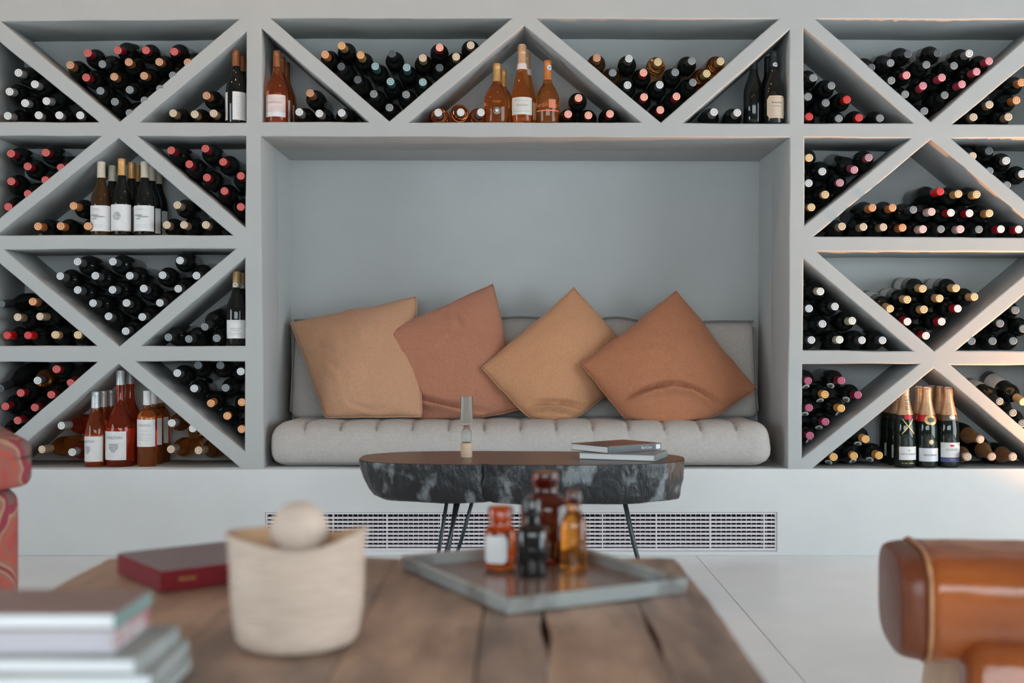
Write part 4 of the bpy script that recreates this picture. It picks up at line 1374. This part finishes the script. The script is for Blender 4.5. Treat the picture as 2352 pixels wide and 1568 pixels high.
# ------------------------------------------------------------------ coffee table
TZ = 0.45
def T(px, py, z=TZ):
    """the point of a level at height z that the picture shows at (px, py)"""
    d = F * (ZC - z) / (py - VY)
    return Vector(((px - VX) * d / F, d - D0, z))
BOARD = mat('weathered_table_wood', (0.36, 0.240, 0.175), 0.42, color2=(0.17, 0.120, 0.096), vscale=5.5, stretch=(3.2, .8, 1), bump=0.3, bscale=16, lo=.36, hi=.62, detail=8)
BOARD2 = mat('weathered_table_wood_warm', (0.43, 0.275, 0.185), 0.42, color2=(0.22, 0.138, 0.097), vscale=5.0, stretch=(3.0, .9, 1), bump=0.3, bscale=16, lo=.36, hi=.62, detail=8)
LEGW = mat('dark_table_leg_wood', (0.16, 0.10, 0.07), 0.6, var=0.2, vscale=12, stretch=(4, 4, .6))
ctab = thing('coffee_table', 'low weathered wooden plank coffee table in the foreground', 'table', (-.2, -2.9, 0))
edges = [-.694, -.40, -.205, -.046, .033, .167, .268]
Y_FAR, Y_NEAR = 1.965 - D0, .93 - D0
def edge_x(k, y):
    x = edges[k]
    amp = .0035 if 0 < k < len(edges) - 1 else .006
    return x + amp * noise.noise(Vector((k * 5.1, y * 3.2, 0))) + amp * .5 * noise.noise(Vector((k * 2.1, y * 11, 4)))
GAPS = {1: .0008, 2: .0008, 3: .0012, 4: .0035, 5: .0028}
def gap(k, y):
    g = GAPS.get(k, 0)
    if k == 4: return .0006 + .0065 * math.exp(-((y + 3.04) / .07) ** 2)
    if k == 5: return .0006 + .0048 * math.exp(-((y + 3.06) / .09) ** 2)
    return g
NB = 26
for k in range(len(edges) - 1):
    v, f = [], []
    far = Y_FAR + .012 * noise.noise(Vector((k * 1.7, 2, 2)))
    for i in range(NB + 1):
        y = Y_NEAR + (far - Y_NEAR) * i / NB
        x0 = edge_x(k, y) + gap(k, y); x1 = edge_x(k + 1, y) - gap(k + 1, y)
        for j in range(5):
            x = x0 + (x1 - x0) * j / 4
            dz = .0016 * noise.noise(Vector((x * 8, y * 5, k))) - (.002 if j in (0, 4) else 0)
            v.append((x + .2, y + 2.9, TZ + dz - .0006))
        v.append((x0 + .2, y + 2.9, TZ - .055)); v.append((x1 + .2, y + 2.9, TZ - .055))
    for i in range(NB):
        a, b = i * 7, (i + 1) * 7
        for j in range(4):
            f.append((a + j, a + j + 1, b + j + 1, b + j))
        f.append((a, b, b + 5, a + 5)); f.append((a + 4, a + 6, b + 6, b + 4)); f.append((a + 5, b + 5, b + 6, a + 6))
    f.append((0, 5, 6, 4, 3, 2, 1)); e = NB * 7; f.append((e, e + 1, e + 2, e + 3, e + 4, e + 6, e + 5))
    put('plank', me_of(v, f, BOARD if k % 2 else BOARD2, False, 'plank'), ctab)
def leg_pos(x, y):
    box('leg', (x - .04 + .2, x + .04 + .2, y - .04 + 2.9, y + .04 + 2.9, 0.0, TZ - .056), LEGW, ctab, .006)
for x in (-.60, .17):
    for y in (Y_FAR - .10, Y_NEAR + .10):
        leg_pos(x, y)
box('apron', (-.60 + .24, .17 + .16, Y_FAR - .115 + 2.9, Y_FAR - .085 + 2.9, TZ - .12, TZ - .056), LEGW, ctab)

# ------------------------------------------------------------------ tray and apothecary bottles
RUSTM = mat('rusty_galvanised_tray', (0.31, 0.155, 0.105), 0.22, color2=(0.20, 0.155, 0.13), vscale=7, bump=0.05, bscale=30, metal=0.3)
GALV = mat('galvanised_rim', (0.34, 0.37, 0.36), 0.45, color2=(0.13, 0.10, 0.085), vscale=9, bump=0.2, bscale=40, metal=0.3, lo=.36, hi=.5)
tn = T(1165, 1413)
ang = math.atan2(.136, .256)
tray = thing('metal_tray', 'rectangular rusty metal tray with raised rim on the coffee table', 'tray', (tn.x, tn.y, TZ + .0015), ang)
TL, TW, TH = .292, .362, .019
box('tray_floor', (0, TL, 0, TW, 0, .003), RUSTM, tray, .001, 1)
def rim_me(L):
    v = [(0, 0, 0), (0, -.004, TH), (0, .000, TH + .0025), (0, .006, TH), (0, .0055, .003), (0, .0045, 0)]
    v2 = [(L, a, b) for _, a, b in v]
    n = len(v)
    f = [tuple(range(n)), tuple(range(2 * n - 1, n - 1, -1))]
    for i in range(n):
        j = (i + 1) % n
        f.append((i, i + n, j + n, j))
    return me_of(v + v2, f, GALV, False, 'rim')
put('rim', rim_me(TL), tray, (0, 0, 0))
put('rim', rim_me(TW), tray, (TL, 0, 0), (0, 0, math.pi / 2))
put('rim', rim_me(TL), tray, (TL, TW, 0), (0, 0, math.pi))
put('rim', rim_me(TW), tray, (0, TW, 0), (0, 0, -math.pi / 2))

AMBER = mat('amber_apothecary_glass', (0.92, 0.25, 0.04), 0.03, trans=0.95, ior=1.42, var=0.03)
AMBERD = mat('dark_amber_glass', (0.12, 0.015, 0.005), 0.03, trans=0.96, ior=1.42, var=0.03)
AMBERL = mat('light_amber_glass', (0.92, 0.38, 0.06), 0.03, trans=0.95, ior=1.42, var=0.03)
BLACKG = mat('near_black_glass', (0.010, 0.009, 0.009), 0.06, var=0.1)
tz = TZ + .0048
def jar(name, label, x, d, prof, m, cap=None, capm=None, cat='bottle'):
    t = thing(name, label, cat, (x, d - D0, tz), group='apothecary bottles on the tray')
    put('glass_body', lathe(prof, m, 32, 'glass_body'), t)
    if cap:
        put('stopper', lathe(cap, capm, 28, 'stopper'), t)
    return t
j = jar('apothecary_jar', 'small orange glass jar with blank white label on the tray', -.028, 1.842,
    [(0, .002), (.020, 0), (.0245, .004), (.0255, .010), (.0255, .058), (.0235, .064), (.0188, .068), (.0180, .070), (.0180, .078), (.0200, .080), (.0200, .096), (.0185, .098), (.0165, .098), (.0160, .080), (.0160, .070), (.020, .064), (.0235, .058), (.0235, .008), (0, .006)], AMBER)
v, f = [], []
for i in range(9):
    s = .80 + .20 * min(1.0, min(i, 8 - i) / 1.2)
    for jx in range(13):
        a = math.radians(-112 + s * 48 * (jx / 6 - 1) - 0)
        v.append((.0259 * math.cos(a), .0259 * math.sin(a), .012 + .043 * i / 8))
for i in range(8):
    for jx in range(12):
        q = i * 13 + jx
        f.append((q, q + 1, q + 14, q + 13))
put('label', me_of(v, f, PAPER, True, 'label'), j)
jar('apothecary_bottle', 'small near-black glass bottle in front on the tray', .0215, 1.787,
    [(0, .002), (.018, 0), (.0232, .003), (.0240, .008), (.0240, .066), (.0225, .072), (.0150, .078), (.0118, .081), (.0112, .092), (0, .092)], BLACKG,
    [(.0112, .0905), (.0136, .0915), (.0140, .094), (.0136, .116), (.0125, .118), (0, .118)], BLACKG)
jar('apothecary_bottle', 'large dark amber bottle with glass stopper at the back of the tray', .045, 1.905,
    [(0, .002), (.034, 0), (.0405, .005), (.0415, .010), (.0415, .088), (.0395, .098), (.0320, .106), (.0225, .110), (.0200, .114), (.0195, .126), (.0205, .128), (0, .128)], AMBERD,
    [(0, .1285), (.0205, .1285), (.0215, .130), (.0215, .145), (.0205, .147), (0, .147)], AMBERD)
jar('apothecary_bottle', 'slim light amber bottle with dark cap at right on the tray', .088, 1.825,
    [(0, .002), (.017, 0), (.0203, .003), (.0208, .008), (.0208, .070), (.0190, .080), (.0135, .090), (.0105, .096), (.0100, .106), (0, .106)], AMBERL,
    [(.0102, .1045), (.0122, .1055), (.0125, .108), (.0122, .124), (.0112, .126), (0, .126)], AMBERD)

# ------------------------------------------------------------------ red slipcase box
REDB = mat('deep_red_cloth', (0.13, 0.006, 0.009), 0.65, spec=0.2, var=0.08, vscale=60, bump=0.05, bscale=300)
RED_SHEEN = mat('mauve_grey_sheen', (0.20, 0.145, 0.145), 0.35, var=0.06, vscale=10)  # mauve-grey of reflected light put into the colour of the red top
GOLDT = mat('gold_stamp', (0.55, 0.33, 0.10), 0.4, metal=0.5, var=0.05)
c0_ = T(370, 1364)
ba = math.radians(38)
rb = thing('slipcase_book', 'thick dark red boxed book lying behind the basket', 'book', (c0_.x, c0_.y, TZ + .001), ba)
BL_, BW_, BT_ = .285, .185, .033
box('case', (0, BL_, 0, BW_, 0, BT_ - .0015), REDB, rb, .0015, 1)
box('sheen_panel', (.002, BL_ - .002, .002, BW_ - .002, BT_ - .0015, BT_), RED_SHEEN, rb)
tm = text_me('MEMORIA', .0060, GOLDT, 'gold_lettering', align='LEFT')
tm.transform(Matrix.Rotation(math.pi / 2, 4, 'X'))
put('gold_lettering', tm, rb, (.026, -.0008, .017))

# ------------------------------------------------------------------ woven basket with a ball
RAF = mat('woven_raffia', (0.60, 0.475, 0.385), 0.8, color2=(0.50, 0.385, 0.305), vscale=60, stretch=(.4, .4, 5), bump=0.5, bscale=70)
RAFI = mat('raffia_lining', (0.50, 0.32, 0.19), 0.8, var=0.1, vscale=40)
bx = T(682, 1478)
bask = thing('raffia_basket', 'round woven raffia basket with floppy rim on the coffee table', 'basket', (bx.x, bx.y, TZ + .001))
def basket_me(rows, seg=96):
    v, f = [], []
    for i, (r, z, lip) in enumerate(rows):
        for k in range(seg):
            a = 2 * math.pi * k / seg
            w = 1 + .006 * math.sin(i * math.pi) + .010 * math.sin(k * math.pi / 2 + i * math.pi) * (1 if 0 < i else 0)
            fl = lip * (.0055 * math.cos(2 * a) + .0025 * math.sin(3 * a + 2))
            rr = r * w * (1 + .012 * math.sin(3 * a + z * 20)) + lip * .005 * math.cos(2 * a)
            v.append((rr * math.cos(a), rr * math.sin(a), z + fl))
    for i in range(len(rows) - 1):
        for k in range(seg):
            k2 = (k + 1) % seg
            f.append((i * seg + k, i * seg + k2, (i + 1) * seg + k2, (i + 1) * seg + k))
    f.append(tuple(range(seg))[::-1])
    return v, f
rows = [(.058, .0, 0), (.068, .004, 0)]
for i in range(26):
    t_ = i / 25
    r = .0705 + .0085 * math.sin(math.pi * .62 * min(1, t_) ** .75) - .004 * max(0, t_ - .6)
    r += .0012 * (1 if i % 2 else -1)
    rows.append((r, .007 + .112 * t_, max(0, (t_ - .55) / .45) ** 2))
rows += [(.0775, .1245, 1.0), (.0800, .1290, 1.15), (.0770, .1305, 1.15)]
v, f = basket_me(rows)
put('woven_wall', me_of(v, f, RAF, True, 'woven_wall'), bask)
inner = [(.0765, .1302, 1.15), (.0715, .116, .9), (.0700, .090, .2), (.068, .05, 0), (.060, .012, 0)]
seg = 96
v, f = [], []
for (r, z, lip) in inner:
    for k in range(seg):
        a = 2 * math.pi * k / seg
        fl = lip * (.0055 * math.cos(2 * a) + .0025 * math.sin(3 * a + 2))
        rr = r * (1 + .012 * math.sin(3 * a + z * 20)) + lip * .005 * math.cos(2 * a)
        v.append((rr * math.cos(a), rr * math.sin(a), z + fl))
for i in range(len(inner) - 1):
    for k in range(seg):
        k2 = (k + 1) % seg
        f.append((i * seg + k2, i * seg + k, (i + 1) * seg + k, (i + 1) * seg + k2)[::-1])
f.append(tuple((len(inner) - 1) * seg + k for k in range(seg)))
put('lining', me_of(v, f, RAFI, True, 'lining'), bask)
# the ball rests on a folded bundle inside the basket
BALLM = mat('pale_felt_ball', (0.55, 0.44, 0.36), 0.9, var=0.06, vscale=50, bump=0.3, bscale=90)
put('folded_cloth', lathe([(0, .013), (.05, .013), (.062, .03), (.064, .088), (.055, .0995), (.03, .1035), (0, .1008)], RAFI, 32, 'folded_cloth'), bask)
bpr = []
for i in range(25):
    a = -math.pi / 2 + math.pi * i / 24
    bpr.append((max(0.0, .0345 * math.cos(a)) if 0 < i < 24 else 0.0, .0345 * math.sin(a) + .0345))
ball = put('felt_ball', lathe(bpr, BALLM, 36, 'felt_ball'), None, (bx.x + .002, bx.y + .004, TZ + .001 + .1005))
tag(ball, 'pale beige felt ball sitting in the woven basket', 'ball')

# ------------------------------------------------------------------ stack of small books, near left corner of the table
near_d = 1.150
ny = near_d - D0
bk_z = TZ + .0012
TEAL = mat('teal_spine_cloth', (0.17, 0.27, 0.255), 0.6, var=0.08, vscale=40)
MAUVE = mat('mauve_book_cover', (0.245, 0.155, 0.145), 0.45, var=0.06, vscale=15)
GREYB = mat('grey_cloth_cover', (0.36, 0.38, 0.365), 0.7, color2=(0.24, 0.26, 0.25), vscale=14, bump=0.3, bscale=25)
PINKPG = mat('pinkish_pages', (0.56, 0.53, 0.57), 0.8, var=0.05, vscale=200, stretch=(1, 1, 30))
WHITEPG = mat('white_pages', (0.80, 0.83, 0.84), 0.75, var=0.04, vscale=200, stretch=(1, 1, 30))
COLSP = mat('patterned_spine', (0.46, 0.40, 0.40), 0.5, color2=(0.40, 0.10, 0.12), vscale=45, lo=.42, hi=.55)
def px_x(px, d): return (px - VX) * d / F
def stacked(label, right_px, d, length, depth, th, z, cover, spine, page, rot=0.0):
    x1 = px_x(right_px, d)
    return book(label, (x1 - length, d - D0), rot, length, depth, th, z, cover, 'right', spine, page, 'pocket_book', 'stacked books at the table corner')
z = bk_z
stacked('bottom grey book of the stack at the near left table corner', 352, 1.135, .24, .135, .0155, z, GREYB, GREYB, WHITEPG, .02); z += .016
stacked('second grey book from the bottom of the stack at the near left corner', 345, 1.135, .23, .140, .016, z, GREYB, GREYB, WHITEPG, .03); z += .0165
stacked('white-paged grey book in the middle of the stack at the near left corner', 316, 1.140, .21, .135, .017, z, GREYB, GREYB, WHITEPG, -.02); z += .0175
stacked('pink-paged book with patterned spine, second from top of the stack', 258, 1.150, .19, .118, .0225, z, PINKPG, COLSP, PINKPG, .015); z += .023
stacked('mauve book with teal spine on top of the stack at the near left corner', 266, 1.150, .19, .112, .0178, z, MAUVE, TEAL, WHITEPG)

# ------------------------------------------------------------------ kilim armchair at the left edge
def kilim_mat():
    m = bpy.data.materials.new('red_kilim_fabric'); m.use_nodes = True
    nt = m.node_tree; b = nt.nodes['Principled BSDF']
    b.inputs['Roughness'].default_value = .9
    tc = nt.nodes.new('ShaderNodeTexCoord')
    mp = nt.nodes.new('ShaderNodeMapping'); mp.inputs['Scale'].default_value = (1.25, 1.25, .5)
    mp.inputs['Rotation'].default_value = (0, math.radians(18), 0)
    nt.links.new(tc.outputs['Object'], mp.inputs['Vector'])
    nz = nt.nodes.new('ShaderNodeTexNoise'); nz.inputs['Scale'].default_value = 9
    ad = nt.nodes.new('ShaderNodeMixRGB'); ad.blend_type = 'ADD'; ad.inputs['Fac'].default_value = .06
    nt.links.new(tc.outputs['Object'], nz.inputs['Vector'])
    nt.links.new(mp.outputs['Vector'], ad.inputs['Color1']); nt.links.new(nz.outputs['Color'], ad.inputs['Color2'])
    vo = nt.nodes.new('ShaderNodeTexVoronoi'); vo.distance = 'MANHATTAN'; vo.inputs['Scale'].default_value = 11
    nt.links.new(ad.outputs['Color'], vo.inputs['Vector'])
    r = nt.nodes.new('ShaderNodeValToRGB'); r.color_ramp.interpolation = 'CONSTANT'
    cols = [(0, (.33, .06, .045)), (.25, (.29, .085, .065)), (.40, (.36, .075, .05)), (.54, (.27, .10, .08)), (.66, (.34, .19, .12)), (.74, (.22, .03, .045)), (.88, (.15, .085, .07))]
    el = r.color_ramp.elements
    el[0].position, el[0].color = 0, (*cols[0][1], 1)
    el[1].position, el[1].color = cols[1][0], (*cols[1][1], 1)
    for p, c in cols[2:]:
        e = el.new(p); e.color = (*c, 1)
    nt.links.new(vo.outputs['Distance'], r.inputs['Fac'])
    nt.links.new(r.outputs['Color'], b.inputs['Base Color'])
    return m
KILIM = kilim_mat()
ach = thing('kilim_armchair', 'armchair in red patterned kilim fabric at the left edge', 'armchair', (-1.050, 2.50 - D0, 0), math.radians(30))
def rbx(name, b, r, m, parent, n=(6, 6, 6), disp=None, rot=None):
    sx, sy, sz = b[1] - b[0], b[3] - b[2], b[5] - b[4]
    return put(name, rounded_box_me((sx, sy, sz), r, m, n, disp, name), parent, ((b[0] + b[1]) / 2, (b[2] + b[3]) / 2, (b[4] + b[5]) / 2), rot)
def arm_disp(p, n):
    q = p.copy()
    q.z += -.22 * max(0, p.x) * (1 if p.z > 0 else -1.05) * .62    # the roll tapers towards its outer rim
    q.y += .004 * noise.noise(p * 9)
    return q
rbx('arm_roll', (-.24, .0, -.005, .72, .492, .625), .022, KILIM, ach, disp=arm_disp)
rbx('arm_panel', (-.22, -.024, .012, .70, .07, .50), .03, KILIM, ach)
rbx('arm_roll', (-.86, -.62, -.005, .72, .492, .625), .022, KILIM, ach, disp=lambda p, n: arm_disp(Vector((-p.x, p.y, p.z)), n) * 1.0 if False else p)
rbx('arm_panel', (-.83, -.64, .012, .70, .07, .50), .03, KILIM, ach)
rbx('seat_base', (-.639, -.221, .03, .68, .09, .30), .02, KILIM, ach)
rbx('seat_cushion', (-.618, -.242, .0, .56, .302, .44), .05, KILIM, ach)
rbx('backrest', (-.617, -.243, .565, .72, .302, .80), .06, KILIM, ach)
for x in (-.80, -.08):
    for y in (.05, .66):
        put('leg', lathe([(0, 0), (.018, 0), (.026, .069), (0, .069)], LEGW, 12, 'leg'), ach, (x, y, 0))

# ------------------------------------------------------------------ leather gym stool at the right edge
LEA = mat('cognac_leather', (0.40, 0.105, 0.022), 0.17, color2=(0.23, 0.060, 0.017), vscale=8, bump=0.12, bscale=22, spec=0.5, lo=.3, hi=.7)
LEAD = mat('dark_cognac_leather', (0.16, 0.040, 0.014), 0.35, var=0.12, vscale=14, bump=0.12, bscale=40)
PIPE = mat('tan_leather_welt', (0.42, 0.20, 0.09), 0.45, var=0.08, vscale=30)
STW = mat('beech_leg_wood', (0.52, 0.37, 0.26), 0.5, var=0.12, vscale=10, stretch=(3, 3, .5))
sd = 2.0
stool = thing('leather_stool', 'cognac leather bolster stool with wooden legs at the right edge', 'stool', (px_x(2042, sd), sd - D0, 0), math.radians(-8.5))
RZ0, RZ1 = ZC - (1500 - VY) * (sd - .02) / F, ZC - (1246 - VY) * sd / F
rh = (RZ1 - RZ0) / 2; rzc = (RZ0 + RZ1) / 2; SLEN = .62; RY = .135
def bolster(x0, x1, cap, m, name, N=48):
    """elongated body with an oval section along x; ends shaped by cap(t) -> scale"""
    v, f = [], []
    rows = cap
    for (x, s) in rows:
        for k in range(N):
            a = 2 * math.pi * k / N
            ca, sa = math.cos(a), math.sin(a)
            e = 3.6
            kk = (abs(ca) ** e + abs(sa) ** e) ** (-1 / e)
            wob = 1 + .012 * noise.noise(Vector((x * 6, ca * 2, sa * 2)))
            v.append((x, RY * ca * kk * s * wob, rzc + rh * sa * kk * s * wob))
    n = len(rows)
    for i in range(n - 1):
        for k in range(N):
            k2 = (k + 1) % N
            f.append((i * N + k, (i + 1) * N + k, (i + 1) * N + k2, i * N + k2))
    f.append(tuple(range(N))); f.append(tuple((n - 1) * N + k for k in range(N))[::-1])
    return me_of(v, f, m, True, name)
rows_mid = [(.0440 + (SLEN - .088) * i / 24, 1.0 - .004 * math.sin(i * 1.3) + .012 * math.sin(math.pi * i / 24)) for i in range(25)]
put('leather_body', bolster(0, 0, rows_mid, LEA, 'leather_body'), stool)
rows_end = [(0, .85), (.002, .895), (.009, .935), (.024, .968), (.0438, .992)]
put('end_cap', bolster(0, 0, rows_end, LEAD, 'end_cap'), stool)
put('end_cap', bolster(0, 0, [(SLEN - x, s) for x, s in reversed(rows_end)], LEAD, 'end_cap'), stool)
for x in (.044, SLEN - .044):
    pts = []
    for k in range(49):
        a = 2 * math.pi * k / 48
        ca, sa = math.cos(a), math.sin(a)
        kk = (abs(ca) ** 3.6 + abs(sa) ** 3.6) ** (-1 / 3.6)
        pts.append((x, RY * ca * kk, rzc + rh * sa * kk))
    put('welt', tube_me(pts, .0042, PIPE, 8, 'welt'), stool)
def stool_leg(x, y, dx, dy, sleeve):
    w0, w1 = .028, .021
    zt = RZ0 + (.03 if not sleeve else .012)
    v = []
    for (cx, cy, zz, w) in ((x + dx, y + dy, 0.0, w1), (x, y, zt, w0)):
        v += [(cx - w, cy - w, zz), (cx + w, cy - w, zz), (cx + w, cy + w, zz), (cx - w, cy + w, zz)]
    f = [(0, 3, 2, 1), (4, 5, 6, 7), (0, 1, 5, 4), (1, 2, 6, 5), (2, 3, 7, 6), (3, 0, 4, 7)]
    put('leg', me_of(v, f, STW, False, 'leg'), stool)
for (x, s) in ((.115, -1), (SLEN - .115, 1)):
    stool_leg(x - .015 * 0, .075, s * .035, .05, False)
    stool_leg(x + .07 * (1 if s < 0 else -1), -.105, s * .03, -.045, True)
# leather sleeves over the tops of the near legs
for x in (.160, SLEN - .160):
    def sl(p, n):
        q = p.copy()
        t_ = (p.z + .085) / .17
        k = 1.0 + .28 * max(0, 1 - t_)
        q.x *= k; q.y = q.y * k - .030 * (1 - t_)
        return q
    put('leg_sleeve', rounded_box_me((.125, .095, .18), .03, LEA, (6, 6, 8), sl, 'leg_sleeve'), stool, (x, -.122, RZ0 - .035))
